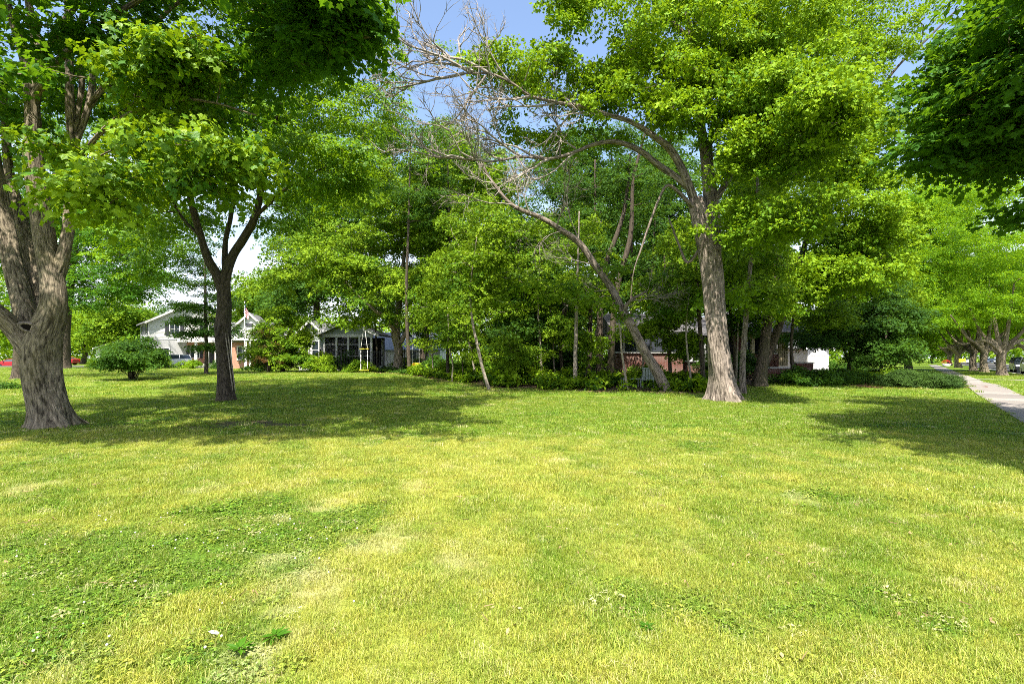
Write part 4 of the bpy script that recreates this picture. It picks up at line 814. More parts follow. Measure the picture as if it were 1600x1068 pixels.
# -- background trees, each with trunk and crown
def bgtree(label, px, Y, r, blobs, kind='green', PR=2.2, ns=24, ss=2.0, bk='bark_dark', top=None, name='background_tree', group='trees behind the houses and the wood', **kw):
    g_ = G(px, Y); by = HOR + (EYE - g_.z) * FPX / Y; ty = top or min(b_[1] for b_ in blobs)
    st_ = [(px, by, Y, r)] + [(px + random.gauss(0, 3), by + (ty - by) * t, Y, r * (1 - .75 * t)) for t in (.3, .6, .95)]
    return tree(name, label, [st_], [(a, b, c_, d, Y + e, f, int(n_ * 1.6)) for a, b, c_, d, e, f, n_ in blobs], kind, M[bk], group, PR=PR, nspray=ns, sscale=ss, sides=9, twigs=False, bscale=2.0, **kw)
BG = [
 ('bright green tree beyond the cross street, at the far left edge', -40, 105, .6, [(-40, 480, 110, 60, 0, 8, 34), (40, 520, 50, 25, 0, 6, 12)], 'lime'),
 ('light green tree across the street, left of the white cottage', 130, 100, .5, [(130, 505, 34, 34, 0, 4, 20), (100, 530, 30, 20, 0, 4, 10)], 'lime'),
 ('dense green tree between the cottage and the white house', 195, 95, .5, [(190, 490, 42, 34, 0, 5, 26), (165, 520, 30, 20, 0, 4, 12), (215, 530, 20, 20, 0, 4, 8)], 'green'),
 ('dark treetop showing over the ridge of the white house', 268, 112, .5, [(268, 500, 30, 26, 0, 5, 16), (310, 505, 36, 28, 0, 5, 16)], 'dark'),
 ('rounded bright tree rising behind the flag', 418, 80, .5, [(415, 470, 38, 40, 0, 5, 28), (395, 505, 30, 20, 0, 4, 12), (450, 450, 40, 30, 0, 5, 16)], 'green'),
 ('tall dark tree behind the screened porch', 500, 66, .5, [(500, 360, 80, 90, 0, 5, 46), (460, 460, 50, 40, 0, 4, 16), (560, 440, 70, 60, 0, 4, 24), (540, 290, 60, 50, 0, 4, 16)], 'dark'),
 ('big dark tree behind the broad maple', 660, 62, .5, [(650, 330, 90, 70, 0, 5, 36), (700, 440, 80, 70, 0, 5, 34), (620, 470, 60, 40, 0, 4, 12)], 'dark'),
 ('tall leafy tree behind the dead branches', 740, 54, .4, [(740, 290, 70, 60, 0, 4, 26), (770, 400, 70, 60, 0, 4, 28), (700, 240, 50, 40, 0, 3, 12), (800, 480, 60, 50, 0, 4, 18)], 'green'),
 ('bushy tree in the depth of the wood behind the straight sapling', 850, 46, .35, [(850, 460, 70, 50, 0, 3.5, 30), (860, 380, 60, 50, 0, 3.5, 20), (820, 530, 60, 30, 0, 3, 18)], 'green'),
 ('dark tree behind the trio of trunks', 960, 54, .4, [(950, 340, 70, 80, 0, 4, 34), (920, 240, 60, 50, 0, 4, 14), (1000, 440, 60, 50, 0, 4, 26), (900, 480, 60, 40, 0, 4, 20), (1030, 300, 50, 60, 0, 4, 16)], 'dark'),
 ('tree over the roof of the brick bungalow', 1050, 58, .4, [(1050, 380, 60, 70, 0, 4, 28), (1020, 250, 60, 50, 0, 4, 12), (1080, 460, 50, 40, 0, 3, 18), (1140, 420, 60, 60, 0, 4, 20)], 'dark'),
 ('tree behind the torn-barked forked tree', 1180, 58, .4, [(1180, 350, 60, 80, 0, 4, 26), (1230, 430, 60, 40, 0, 4, 14), (1150, 250, 60, 50, 0, 4, 10)], 'green'),
 ('bright tree behind the white garage', 1330, 60, .4, [(1330, 400, 70, 60, 0, 4, 26), (1370, 480, 50, 40, 0, 4, 18), (1300, 480, 40, 30, 0, 3, 10)], 'green'),
 ('tree at the bend of the sidewalk beyond the yew shrubs', 1420, 62, .4, [(1440, 340, 60, 50, 0, 4, 24), (1500, 300, 70, 50, 2, 4, 22), (1415, 470, 45, 50, 0, 4, 26), (1420, 400, 40, 40, 0, 4, 14), (1400, 530, 40, 20, 0, 3, 14)], 'street'),
 ('far street tree closing the view down the street', 1455, 140, .5, [(1450, 500, 45, 35, 0, 8, 26), (1430, 530, 30, 20, 0, 6, 12), (1470, 545, 22, 8, 0, 6, 6)], 'street'),
 ('dark far tree where the street ends', 1440, 190, .6, [(1445, 535, 30, 20, 0, 10, 20)], 'dark'),
]
for l_, px, Y, r_, b_, k_ in BG:
    bgtree(l_, px, Y, r_, b_, k_, ss=1.35 + Y / 75, PR=1.2 + Y / 55, ns=20)
for i, (px, Y, h) in enumerate([(640, 40, 200), (700, 43, 210), (990, 42, 250), (1020, 40, 300), (880, 40, 250), (805, 38, 330)]):
    bgtree(['thin dark trunk behind the broad maple', 'thin dark trunk left of the leaning pair', 'dark trunk right of the trio, partly hidden', 'slim trunk rising through the dead crown', 'slim dark trunk left of the twin-stemmed tree', 'black slim trunk right of the leaning pair'][i],
           px, Y, .16, [(px, h + 30, 45, 50, 0, 3, 10), (px + 10, h + 110, 40, 50, 0, 3, 8)], 'dark', PR=1.2, ns=16, ss=1.2, top=h)

# -- distant wooded belt
k = 5200; a_ = rng.uniform(-230, 230, k); d_ = rng.uniform(150, 190, k); hh_ = 6 + 13 * fbm(a_, d_ * 0, 22, 3, 2)
pos = np.column_stack([a_, d_, rng.random(k) ** .7 * hh_]); K['belt'] = K['dark']
mk = (np.abs(a_ / d_ - .79) > .05); pos = pos[mk]; n_ = len(pos)
scatter('distant_woods', K['green'], pos, np.column_stack([rng.normal(0, .3, n_), rng.normal(.2, .3, n_), rng.uniform(0, 6.28, n_)]), rng.uniform(5, 8, n_), None, label='distant belt of woods closing the view behind the houses', cat='woods')

# -- street trees along the sidewalk: vase-shaped, many limbs
def street_tree(label, px, Y, r, sc, full=True):
    g_ = G(px, Y); by = HOR + (EYE - g_.z) * FPX / Y; q = FPX / Y; r *= .68        # q: pixels per metre
    st_ = [[(px, by, Y, r), (px - .1 * q, by - 1.2 * q, Y, r * .82), (px, by - 2.3 * q, Y, r * .85)]]
    for a, h, rr_ in [(-2.6, 5.5, .5), (-1.0, 7.5, .5), (.9, 7.5, .5), (2.7, 6, .48), (-4, 4.6, .38), (4.2, 5, .38)]:
        st_.append([(px, by - 2.0 * q, Y, r * rr_ * 1.15), (px + a * .35 * q, by - 3.2 * q, Y + random.uniform(-.5, .5), r * rr_), (px + a * .75 * q, by - (h * .72) * q, Y + random.uniform(-1, 1), r * rr_ * .7), (px + a * 1.2 * q, by - (h + 1) * q, Y + random.uniform(-2, 2), r * rr_ * .35)])
    bl_ = [(px, by - 9 * q, 5.5 * q, 3.0 * q, Y, 5, 46), (px - 4 * q, by - 6.2 * q, 2.5 * q, 1.6 * q, Y, 4, 18), (px + 4 * q, by - 6.2 * q, 2.5 * q, 1.6 * q, Y, 4, 16), (px, by - 6.5 * q, 4 * q, 1.4 * q, Y, 4, 16), (px - 1 * q, by - 12.5 * q, 5 * q, 2.6 * q, Y, 4.5, 34), (px - 2 * q, by - 16 * q, 4 * q, 2 * q, Y, 4, 18)]
    return tree('street_tree', label, st_, bl_, 'street', M['bark_maple'], 'maples along the sidewalk', PR=1.25, nspray=20, sscale=sc, sides=18, flat=.25, droop=.7, bscale=1.6, twigs=False)
street_tree('low-forking street maple in a ring of red mulch beside the silver vehicle', 1566, 47.5, .55, 1.1)
street_tree('second street maple from the mulch ring, pale sunlit trunk', 1538, 57, .6, 1.25)
street_tree('third street maple, close behind the second', 1521, 65, .6, 1.3)
street_tree('fourth street maple, beside the small yellow sign', 1497, 82, .65, 1.6)
street_tree('fifth street maple, far down the sidewalk', 1484, 104, .6, 1.8)
street_tree('maple across the street, behind the parked vehicles', 1610, 75, .6, 1.5)
street_tree('maple across the street, farther away', 1560, 98, .6, 1.8)
street_tree('maple across the street, farthest and half hidden', 1520, 130, .6, 2.1)
for px, Y in ((1690, 56),): street_tree('street maple at the right edge of the view', px, Y, .55, 1.2)
bx = G(1566, 47.5); bed('mulch_ring', bx.x, bx.y, 1.9, 1.9, 24, 0, .04)

# -- shrubs, yews and ground cover
def at_(px, py): g = GY(px, py); return g.x, g.y
for i, (px, py, rx, h, lab) in enumerate([(1412, 606, .9, .95, 'leftmost low yew shrub of the dark row by the sidewalk'), (1440, 606, 1.0, 1.0, 'second low yew shrub of the dark row, above the mulch edge'), (1468, 607, .95, .95, 'third low yew shrub of the dark row'), (1492, 606, .7, .75, 'last low yew shrub, touching the sidewalk')]):
    x, y = at_(px, py); shrub('yew_shrub', lab, 'shrub', x, y + .6, rx, .9, h, 'conifer', 60, .28, 14, .62, group='yew shrubs by the sidewalk')
for px, py, rx, ry, h, k_, nn_, lab in [(1250, 600, 2.2, 1.5, .8, 'dark', 60, 'low spreading shrub below the brick pier'), (1310, 598, 2.2, 1.4, .7, 'dark', 60, 'low dark ground-hugging shrub under the layered shade tree'), (1365, 597, 1.8, 1.3, .7, 'green', 46, 'low green shrub right of the shade tree foot'),
        (1395, 592, 1.2, 1, .9, 'lime', 26, 'small bright shrub with sunlit tips behind the yews'), (1015, 592, 1.0, .8, 1.1, 'green', 20, 'leafy shrub in front of the brick bay'), (560, 582, 1.4, 1, 1.0, 'green', 26, 'low shrub below the porch screens'), (535, 580, 1.6, 1, 2.0, 'dark', 36, 'dark shrub against the porch'),
        (505, 582, 1.5, 1, 1.4, 'green', 30, 'green shrub at the left corner of the porch'), (690, 583, 1.8, 1.2, 1.5, 'dark', 36, 'dark shrub in the wood behind the leaning saplings'), (790, 590, 1.6, 1.2, 1.5, 'green', 40, 'leafy undergrowth bush right of the leaning saplings'),
        (830, 583, 2.0, 1.3, 2.6, 'dark', 50, 'dark bush behind the straight sapling'), (875, 588, 1.6, 1.2, 2.2, 'dark', 44, 'dark bush left of the twin-stemmed tree'), (720, 588, 1.5, 1, 1.3, 'green', 34, 'leafy bush at the feet of the leaning saplings'), (1000, 586, 1.2, 1, 2.4, 'dark', 30, 'dark bush beside the brick bay'),
        (1120, 588, 1.5, 1, 1.7, 'dark', 30, 'dark bush behind the young straight tree'), (1160, 590, 1.6, 1, 2.0, 'dark', 34, 'dark bush between the two sections of the bungalow'), (640, 579, 2.0, 1, 1.3, 'green', 30, 'low bush along the iron fence'), (760, 584, 2, 1.2, 2.6, 'green', 44, 'tall bush in the middle of the wood'),
        (925, 583, 1.8, 1, 2.0, 'dark', 36, 'dark bush seen between the trio of trunks'), (893, 583, 1.8, 1, 2.2, 'dark', 36, 'dark bush behind the twin-stemmed tree'), (1300, 582, 2, 1, 1.6, 'dark', 34, 'dark bush right of the white garage'), (1348, 582, 2, 1, 1.8, 'dark', 34, 'dark bush behind the shade tree trunks'), (5, 608, .5, .4, .35, 'dark', 8, 'tiny dark plant on the lawn at the left edge'), (340, 577, .9, .8, 1.2, 'dark', 16, 'dark bush behind the slender layered tree'), (150, 573, 1.2, 1, 1.2, 'lime', 14, 'round bright bush by the white cottage'),
        (250, 576, 1.6, 1, 1.6, 'green', 20, 'garden bush at the left corner of the white house'), (300, 576, 1.2, .8, 1.0, 'lime', 14, 'yellow green bush at the white house steps')]:
    x, y = at_(px, py); shrub('shrub', lab, 'shrub', x, y, rx, ry, h, k_, nn_, .38, 12, .8)
def cover_plant(name, mat, nl, rad, h, s, seed):
    rg2 = random.Random(seed); V, F, LV = [], [], []
    for i in range(nl):
        a = rg2.uniform(0, 6.283); r = rad * math.sqrt(rg2.random())
        add_leaf(V, F, LV, oval_leaf() * 1.2, (r * math.cos(a), r * math.sin(a), h * rg2.uniform(.3, 1)), rg2.uniform(0, 6.28), R(rg2.gauss(5, 30)), R(rg2.gauss(0, 25)), s * rg2.uniform(.6, 1.2), rg2.random())
    me = bpy.data.meshes.new(name); me.from_pydata(V, [], F); a = me.attributes.new('lv', 'FLOAT', 'FACE'); a.data.foreach_set('value', LV); me.materials.append(mat); return me
K['cover'] = gn_group('ground_cover_plants', [cover_plant('cover_plant', LM['lime' if i % 3 == 1 else 'green' if i % 3 else 'dark'], 26, .26, .3 + .08 * (i % 3), .13, i) for i in range(6)])
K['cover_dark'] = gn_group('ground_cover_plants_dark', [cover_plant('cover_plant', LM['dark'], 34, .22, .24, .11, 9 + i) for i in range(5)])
def cover(name, kind, k, fx, sc, **kw):
    x, y = fx(k); pos = np.column_stack([x, y, gz(x, y)]); n_ = len(x)
    scatter(name, K[kind], pos, np.column_stack([rng.normal(0, .1, n_), rng.normal(0, .1, n_), rng.uniform(0, 6.28, n_)]), rng.uniform(.6, 1.3, n_) * sc * (.5 + 1.1 * vn(x, y, 1.1, 31)), None, None, None, **kw)
def wood_pts(k, p0=640, p1=1130, d0=-.3, d1=7, thr=.34):
    px = rng.uniform(p0, p1, k); f = wood_front(px); y = f + rng.random(k) ** 1.6 * (d1 - d0) + d0 + 1.2 * (vn(px, px, 14) - .5); x = (px - 800) / FPX * y
    ok = (vn(x, y, 1.3, 8) > thr) & ~((px > 964) & (px < 1030) & (y < GY(1000, 600).y) & (rng.random(k) < .93)); return x[ok], y[ok]
cover('ground_cover', 'cover', 2300, lambda k: wood_pts(k, thr=.42), 1.15, label='leafy ground cover along the front edge of the wood', cat='ground cover')
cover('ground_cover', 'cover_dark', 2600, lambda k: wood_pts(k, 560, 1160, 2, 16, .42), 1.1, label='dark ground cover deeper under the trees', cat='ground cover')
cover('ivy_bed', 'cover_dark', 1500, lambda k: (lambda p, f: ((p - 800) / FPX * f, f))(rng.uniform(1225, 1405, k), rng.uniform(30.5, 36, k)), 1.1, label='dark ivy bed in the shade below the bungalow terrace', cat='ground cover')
x, y = at_(1440, 604); bed('mulch_bed', x + .2, y + .8, 3.6, 1.9, 30, .1)
x, y = at_(1375, 600); bed('mulch_bed', x, y + 1.5, 4.5, 1.6, 30, .15, .034)
# hostas by the brick house
for i, (px, py, lab) in enumerate([(388, 579, 'hosta clump left, below the brick wall'), (402, 579, 'hosta clump middle, below the brick wall'), (416, 580, 'hosta clump right, beside the reddish bush')]):
    x, y = at_(px, py); root = thing('hosta', lab, 'plant', (x, y, float(gz(x, y)))); V, F, LV = [], [], []
    for k in range(46):
        a = random.uniform(0, 6.28); r = random.uniform(.1, .6); add_leaf(V, F, LV, oval_leaf() * 1.5, (r * math.cos(a) * 1.3, r * math.sin(a), .5 - .3 * r + random.uniform(-.1, .1)), a, R(random.uniform(10, 45)), 0, .34, random.random())
    me = bpy.data.meshes.new('leaves'); me.from_pydata(V, [], F); at2 = me.attributes.new('lv', 'FLOAT', 'FACE'); at2.data.foreach_set('value', LV); me.materials.append(LM['dark'])
    link(bpy.data.objects.new('foliage', me), root, 'stuff')

# ------------------------------------------------------------------ houses
M['white'] = plain('white_paint', (0.62, 0.61, 0.59), .6, .3, 0, .04)
M['siding'] = plain('grey_siding', (0.42, 0.415, 0.41), .65, .3, 0, .05)
M['siding_green'] = plain('pale_siding', (0.30, 0.34, 0.30), .65, .3, 0, .06)
M['roof_grey'] = plain('grey_shingle', (0.17, 0.17, 0.175), .9, .2, 0, .2, 14, .01, 40)
M['roof_dark'] = plain('dark_shingle', (0.10, 0.095, 0.095), .9, .2, 0, .2, 14, .01, 40)
M['roof_blue'] = plain('blue_grey_shingle', (0.22, 0.25, 0.30), .9, .2, 0, .2, 14, .01, 40)
M['shutter'] = plain('dark_shutter', (0.045, 0.045, 0.055), .5, .3)
M['cream'] = plain('cream_board', (0.60, 0.50, 0.32), .7, .2, 0, .08)
M['stone'] = plain('stone_cap', (0.50, 0.48, 0.44), .8, .2, 0, .1)
M['dark_room'] = plain('dark_room', (0.03, 0.03, 0.03), .9, .1)  # near-black paint stands in for the unlit space behind windows and screens
M['black_metal'] = plain('black_metal', (0.02, 0.02, 0.022), .45, .4)
M['yellow'] = plain('yellow_plastic', (0.85, 0.62, 0.03), .4, .4, 0, .05)
M['rope'] = plain('white_rope', (0.65, 0.63, 0.58), .9, .1)
M['redp'] = plain('red_plastic', (0.6, 0.04, 0.03), .4, .4, 0, .05)
m, n, l, b = newmat('window_glass'); b.inputs['Base Color'].default_value = (.03, .04, .05, 1); b.inputs['Roughness'].default_value = .06; b.inputs['Specular IOR Level'].default_value = .9; M['glass'] = m
m, n, l, b = newmat('porch_screen'); tb = N(n, 'ShaderNodeBsdfTransparent'); ms = N(n, 'ShaderNodeMixShader'); ms.inputs[0].default_value = .62; b.inputs['Base Color'].default_value = (.03, .03, .03, 1); b.inputs['Roughness'].default_value = .8
l.new(tb.outputs[0], ms.inputs[1]); l.new(b.outputs[0], ms.inputs[2]); l.new(ms.outputs[0], n['Material Output'].inputs[0]); M['screen'] = m
def brickmat(name, c1, c2, mortar):
    m, n, l, b = newmat(name); t = N(n, 'ShaderNodeTexCoord'); s = N(n, 'ShaderNodeSeparateXYZ'); l.new(t.outputs['Object'], s.inputs[0])
    ad = N(n, 'ShaderNodeMath'); l.new(s.outputs['X'], ad.inputs[0]); l.new(s.outputs['Y'], ad.inputs[1]); cb = N(n, 'ShaderNodeCombineXYZ'); l.new(ad.outputs[0], cb.inputs[0]); l.new(s.outputs['Z'], cb.inputs[1])
    bt = n.new('ShaderNodeTexBrick'); bt.inputs['Scale'].default_value = 1; bt.inputs['Brick Width'].default_value = .22; bt.inputs['Row Height'].default_value = .075; bt.inputs['Mortar Size'].default_value = .009
    bt.inputs['Color1'].default_value = (*c1, 1); bt.inputs['Color2'].default_value = (*c2, 1); bt.inputs['Mortar'].default_value = (*mortar, 1); l.new(cb.outputs[0], bt.inputs['Vector'])
    l.new(bt.outputs['Color'], b.inputs['Base Color']); b.inputs['Roughness'].default_value = .9
    bp = N(n, 'ShaderNodeBump', Strength=.6, Distance=.008); bp.invert = True; l.new(bt.outputs['Fac'], bp.inputs['Height']); l.new(bp.outputs[0], b.inputs['Normal']); return m
M['brick'] = brickmat('red_brick', (0.15, 0.045, 0.03), (0.09, 0.03, 0.02), (0.24, 0.18, 0.15))
M['brick_orange'] = brickmat('orange_brick', (0.45, 0.17, 0.08), (0.33, 0.11, 0.06), (0.42, 0.36, 0.30))
def bxp(name, mat, parent, a, b, bevel=0): return MB().box(a, b).build(name, mat, parent, bevel=bevel)
def lap_siding(parent, x0, x1, y, z0, z1, mat, gable=None, step=.18):
    """overlapping boards; gable = (peak_x, peak_z) narrows them to a triangle above z1"""
    mb = MB(); z = z0; top = gable[1] if gable else z1
    while z < top - .02:
        zz = min(z + step, top); a0, a1 = x0, x1
        if gable and z > z1: f = (z - z1) / (gable[1] - z1); a0 = x0 + (gable[0] - x0) * f; a1 = x1 + (gable[0] - x1) * f
        if a1 - a0 > .1: mb.add([(a0, y - .035, z), (a1, y - .035, z), (a1, y - .01, zz), (a0, y - .01, zz), (a0, y, z), (a1, y, z)], [(0, 1, 2, 3), (4, 5, 1, 0)])
        z = zz
    return mb.build('siding', mat, parent, 'stuff')
def gable_roof(parent, x0, x1, y0, y1, ze, zp, mat, over=.4, th=.14, fascia=None, axis='y'):
    """ridge along local y (gable faces the viewer) or along x"""
    mid = (x0 + x1) / 2 if axis == 'y' else (y0 + y1) / 2; half = (x1 - x0) / 2 if axis == 'y' else (y1 - y0) / 2
    k = (zp - ze) / half; e = half + over; mb = MB()
    prof = [(mid - e, ze - k * over), (mid, zp), (mid + e, ze - k * over), (mid + e, ze - k * over + th), (mid, zp + th), (mid - e, ze - k * over + th)]
    if axis == 'y': mb.prism(prof, 'y', y0 - over, y1 + over)
    else: mb.prism(prof, 'x', x0 - over, x1 + over)
    r = mb.build('roof', mat, parent)
    if fascia and axis == 'y':
        f = MB(); pf = [(mid - e - .01, ze - k * over - .12), (mid, zp - .1), (mid + e + .01, ze - k * over - .12), (mid + e + .01, ze - k * over + th + .02), (mid, zp + th + .03), (mid - e - .01, ze - k * over + th + .02)]
        f.prism(pf, 'y', y0 - over - .05, y0 - over - .003); f.build('fascia', fascia, r)
    return r
def window(parent, x, z, w, h, y, fr=.09, bars=(1, 1), shutters=None, mat='white', side=False):
    mb = MB(); mb.box((x - w/2 - fr, y - .09, z - fr), (x + w/2 + fr, y - .037, z)); mb.box((x - w/2 - fr, y - .09, z + h), (x + w/2 + fr, y - .037, z + h + fr))
    mb.box((x - w/2 - fr, y - .09, z + .001), (x - w/2, y - .037, z + h - .001)); mb.box((x + w/2, y - .09, z + .001), (x + w/2 + fr, y - .037, z + h - .001))
    f = mb.build('window', M[mat], parent)
    bxp('pane', M['glass'], f, (x - w/2, y - .055, z), (x + w/2, y - .045, z + h))
    mu = MB()
    for i in range(1, bars[0] + 1): xx = x - w/2 + w * i / (bars[0] + 1); mu.box((xx - .02, y - .075, z), (xx + .02, y - .057, z + h))
    for i in range(1, bars[1] + 1): zz = z + h * i / (bars[1] + 1); mu.box((x - w/2, y - .078, zz - .02), (x + w/2, y - .058, zz + .02))
    if mu.n: mu.build('muntin', M[mat], f)
    if shutters:
        for sx in (-1, 1):
            xa = x + sx * (w/2 + fr + .03); xb = xa + sx * shutters; bxp('shutter', M['shutter'], parent, (min(xa, xb), y - .08, z - fr), (max(xa, xb), y - .037, z + h + fr))
    return f
def solid(parent, name, mat, a, b): return bxp(name, mat, parent, a, b)

# white two-storey house
hp = G(232, 72); HA = thing('white_house', 'white two-storey house with dark shutters and a columned porch', 'house', hp, R(42))
W = 10.4
mb = MB(); mb.prism([(0, 0), (W, 0), (W, 6.4), (W/2, 9.3), (0, 6.4)], 'y', 0, 8.5); mb.build('wall', M['siding'], HA)
lap_siding(HA, 0, W, 0, 3.9, 6.4, M['white'], (W/2, 9.3))
gable_roof(HA, 0, W, 0, 8.5, 6.4, 9.3, M['roof_grey'], .5, .16, M['white'])
window(HA, 3.1, 4.6, 1.1, 1.6, 0, .12, (1, 1), .45); window(HA, 7.4, 4.6, 1.1, 1.6, 0, .12, (1, 1), .45)
for yy in (1.6, 4.0, 6.6):
    mb = MB().box((-.06, yy - .5, 4.6), (-.01, yy + .5, 6.1)); f = mb.build('window', M['white'], HA); bxp('pane', M['glass'], f, (-.08, yy - .4, 4.7), (-.062, yy + .4, 6.0))
    for s_ in (-1, 1): bxp('shutter', M['shutter'], HA, (-.07, min(yy + s_ * .55, yy + s_ * .9), 4.6), (-.011, max(yy + s_ * .55, yy + s_ * .9), 6.1))
solid(HA, 'porch_roof', M['white'], (3.4, -2.2, 3.5), (W + .4, -.04, 3.9)); solid(HA, 'brick_wall', M['brick_orange'], (4.6, -.06, .1), (W - .02, -.012, 3.5))
for x_ in (5.4, 6.9, 8.0, 9.9): solid(HA, 'column', M['white'], (x_ - .16, -2.1, .35), (x_ + .16, -1.78, 3.5))
solid(HA, 'porch_floor', M['stone'], (3.6, -2.3, 0), (W + .3, -.07, .35))
window(HA, 5.6, 1.3, 1.1, 1.6, -.05, .1, (1, 1), .35); mb = MB().box((7.1, -.13, .4), (8.1, -.07, 2.6)); dd = mb.build('door', M['shutter'], HA); bxp('handle', M['stone'], dd, (7.2, -.17, 1.4), (7.26, -.13, 1.55))
window(HA, 1.8, 1.0, 1.2, 1.6, 0, .12, (1, 1))

# brick house with white gables and a flag
hp = G(352, 58); HB = thing('brick_house', 'orange brick house with white gable and front porch behind the scarred maple', 'house', hp, R(14))
mb = MB().box((0, 0, 0), (6.0, 8, 3.2)); mb.build('wall', M['brick_orange'], HB)
gable_roof(HB, -1.0, 6.0, 0, 8, 3.2, 5.4, M['roof_grey'], .3, .15, axis='x')
mb = MB(); mb.prism([(1.2, 3.6), (4.4, 3.6), (4.4, 4.6), (2.8, 6.2), (1.2, 4.6)], 'y', -1.2, 3.0); mb.build('gable_wall', M['white'], HB); lap_siding(HB, 1.2, 4.4, -1.2, 3.6, 4.6, M['white'], (2.8, 6.2))
gable_roof(HB, 1.2, 4.4, -1.2, 3.2, 4.6, 6.2, M['roof_grey'], .35, .14, M['white'])
vt = MB(); [vt.box((2.4, -1.27, 4.75 + k * .14), (3.2, -1.235, 4.83 + k * .14)) for k in range(3)]; vt.build('gable_vent', M['shutter'], HB)
solid(HB, 'porch_beam', M['white'], (.8, -1.6, 3.2), (4.8, -.02, 3.6))
for x_ in (1.0, 2.5, 2.9, 4.6): solid(HB, 'post', M['white'], (x_ - .08, -1.55, 0), (x_ + .08, -1.4, 3.2))
window(HB, 1.8, 1.1, 1.0, 1.4, 0, .1, (1, 1))
m, n, l, b = newmat('flag_cloth'); t = N(n, 'ShaderNodeUVMap'); s = N(n, 'ShaderNodeSeparateXYZ'); l.new(t.outputs[0], s.inputs[0])
mm = N(n, 'ShaderNodeMath'); mm.operation = 'MULTIPLY'; mm.inputs[1].default_value = 6.5; l.new(s.outputs['Y'], mm.inputs[0]); fr_ = N(n, 'ShaderNodeMath'); fr_.operation = 'FRACT'; l.new(mm.outputs[0], fr_.inputs[0]); gt = N(n, 'ShaderNodeMath'); gt.operation = 'GREATER_THAN'; gt.inputs[1].default_value = .5; l.new(fr_.outputs[0], gt.inputs[0])
c = mixc(n, l, gt.outputs[0], (.55, .02, .03), (.8, .8, .8))
ux = N(n, 'ShaderNodeMath'); ux.operation = 'LESS_THAN'; ux.inputs[1].default_value = .42; l.new(s.outputs['X'], ux.inputs[0]); uy = N(n, 'ShaderNodeMath'); uy.operation = 'GREATER_THAN'; uy.inputs[1].default_value = .46; l.new(s.outputs['Y'], uy.inputs[0])
uu = N(n, 'ShaderNodeMath'); uu.operation = 'MULTIPLY'; l.new(ux.outputs[0], uu.inputs[0]); l.new(uy.outputs[0], uu.inputs[1]); c = mixc(n, l, uu.outputs[0], c, (.02, .03, .16)); l.new(c, b.inputs['Base Color']); M['flag'] = m
fp = P(382, 470, 52); gzf = float(gz(fp.x, 52)); FL = thing('flag_pole', 'flag with red and white stripes hanging from a slim white pole', 'flag', (fp.x, 52, gzf))
mb = MB().tube([(0, 0, -.1), (0, 0, 7.0)], [.045, .03], 8); mb.build('pole', M['white'], FL)
fm = MB(); nx_, nz_ = 14, 10; V = []; UV = []
for j in range(nz_ + 1):
    for i in range(nx_ + 1):
        u, v = i / nx_, j / nz_; drop = 1.15 * (u ** .8)
        V.append((.03 + .42 * u * (1 - .3 * math.sin(u * 3)) + .06 * math.sin(j * .6 + u * 4), .10 * math.sin(u * 9 + v), 6.85 - (1 - v) * .95 - drop * (.75 + .1 * v))); UV.append((u, v))
fm.add(V, [(j * (nx_ + 1) + i, j * (nx_ + 1) + i + 1, (j + 1) * (nx_ + 1) + i + 1, (j + 1) * (nx_ + 1) + i) for j in range(nz_) for i in range(nx_)], UV, True); fm.build('flag', M['flag'], FL)

# screened porch wing
hp = G(504, 50); HC = thing('screened_porch', 'screened porch with white posts under a pale sided gable', 'porch', hp, 0)
PX = [.15, 1.35, 2.5, 3.6, 4.75]
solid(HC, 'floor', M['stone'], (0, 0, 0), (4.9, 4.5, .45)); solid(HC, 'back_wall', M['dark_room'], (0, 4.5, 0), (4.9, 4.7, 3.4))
for x_ in PX: solid(HC, 'post', M['white'], (x_ - .09, 0, .45), (x_ + .09, .16, 3.3))
for x_ in (.15, 4.75): solid(HC, 'post', M['white'], (x_ - .09, 4.2, .45), (x_ + .09, 4.36, 3.3))
solid(HC, 'beam', M['white'], (0, -.05, 3.3), (4.9, .2, 3.6))
for i in range(4):
    a, b_ = PX[i] + .092, PX[i + 1] - .092
    solid(HC, 'rail', M['white'], (a, .04, 2.55), (b_, .1, 2.61)); solid(HC, 'rail', M['white'], (a, .04, 1.4), (b_, .1, 1.47)); solid(HC, 'screen', M['screen'], (a, .068, .45), (b_, .072, 3.3))
mb = MB(); mb.prism([(-.3, 3.6), (5.2, 3.6), (2.45, 4.75)], 'y', .02, .2); mb.build('gable_wall', M['siding_green'], HC); lap_siding(HC, -.2, 5.1, .02, 3.61, 3.7, M['siding_green'], (2.45, 4.72), .15)
gable_roof(HC, -.2, 5.1, 0, 5, 3.62, 4.8, M['roof_dark'], .5, .14, M['white'])
hp = G(462, 51); HC2 = thing('grey_house_wing', 'grey sided wing of the house joining the screened porch on its left', 'house', hp, 0)
mb = MB(); mb.prism([(.3, 0), (2.7, 0), (2.7, 3.7), (1.5, 4.9), (.3, 3.7)], 'y', 0, 8); mb.build('wall', M['siding'], HC2); lap_siding(HC2, .3, 2.7, 0, 2.4, 3.7, M['siding_green'], (1.5, 4.9)); gable_roof(HC2, .3, 2.7, 0, 8, 3.7, 4.9, M['roof_grey'], .4, .14, M['white'])
for x_ in (1.0, 2.0): window(HC2, x_, 1.2, .6, 1.7, 0, .08, (0, 1))
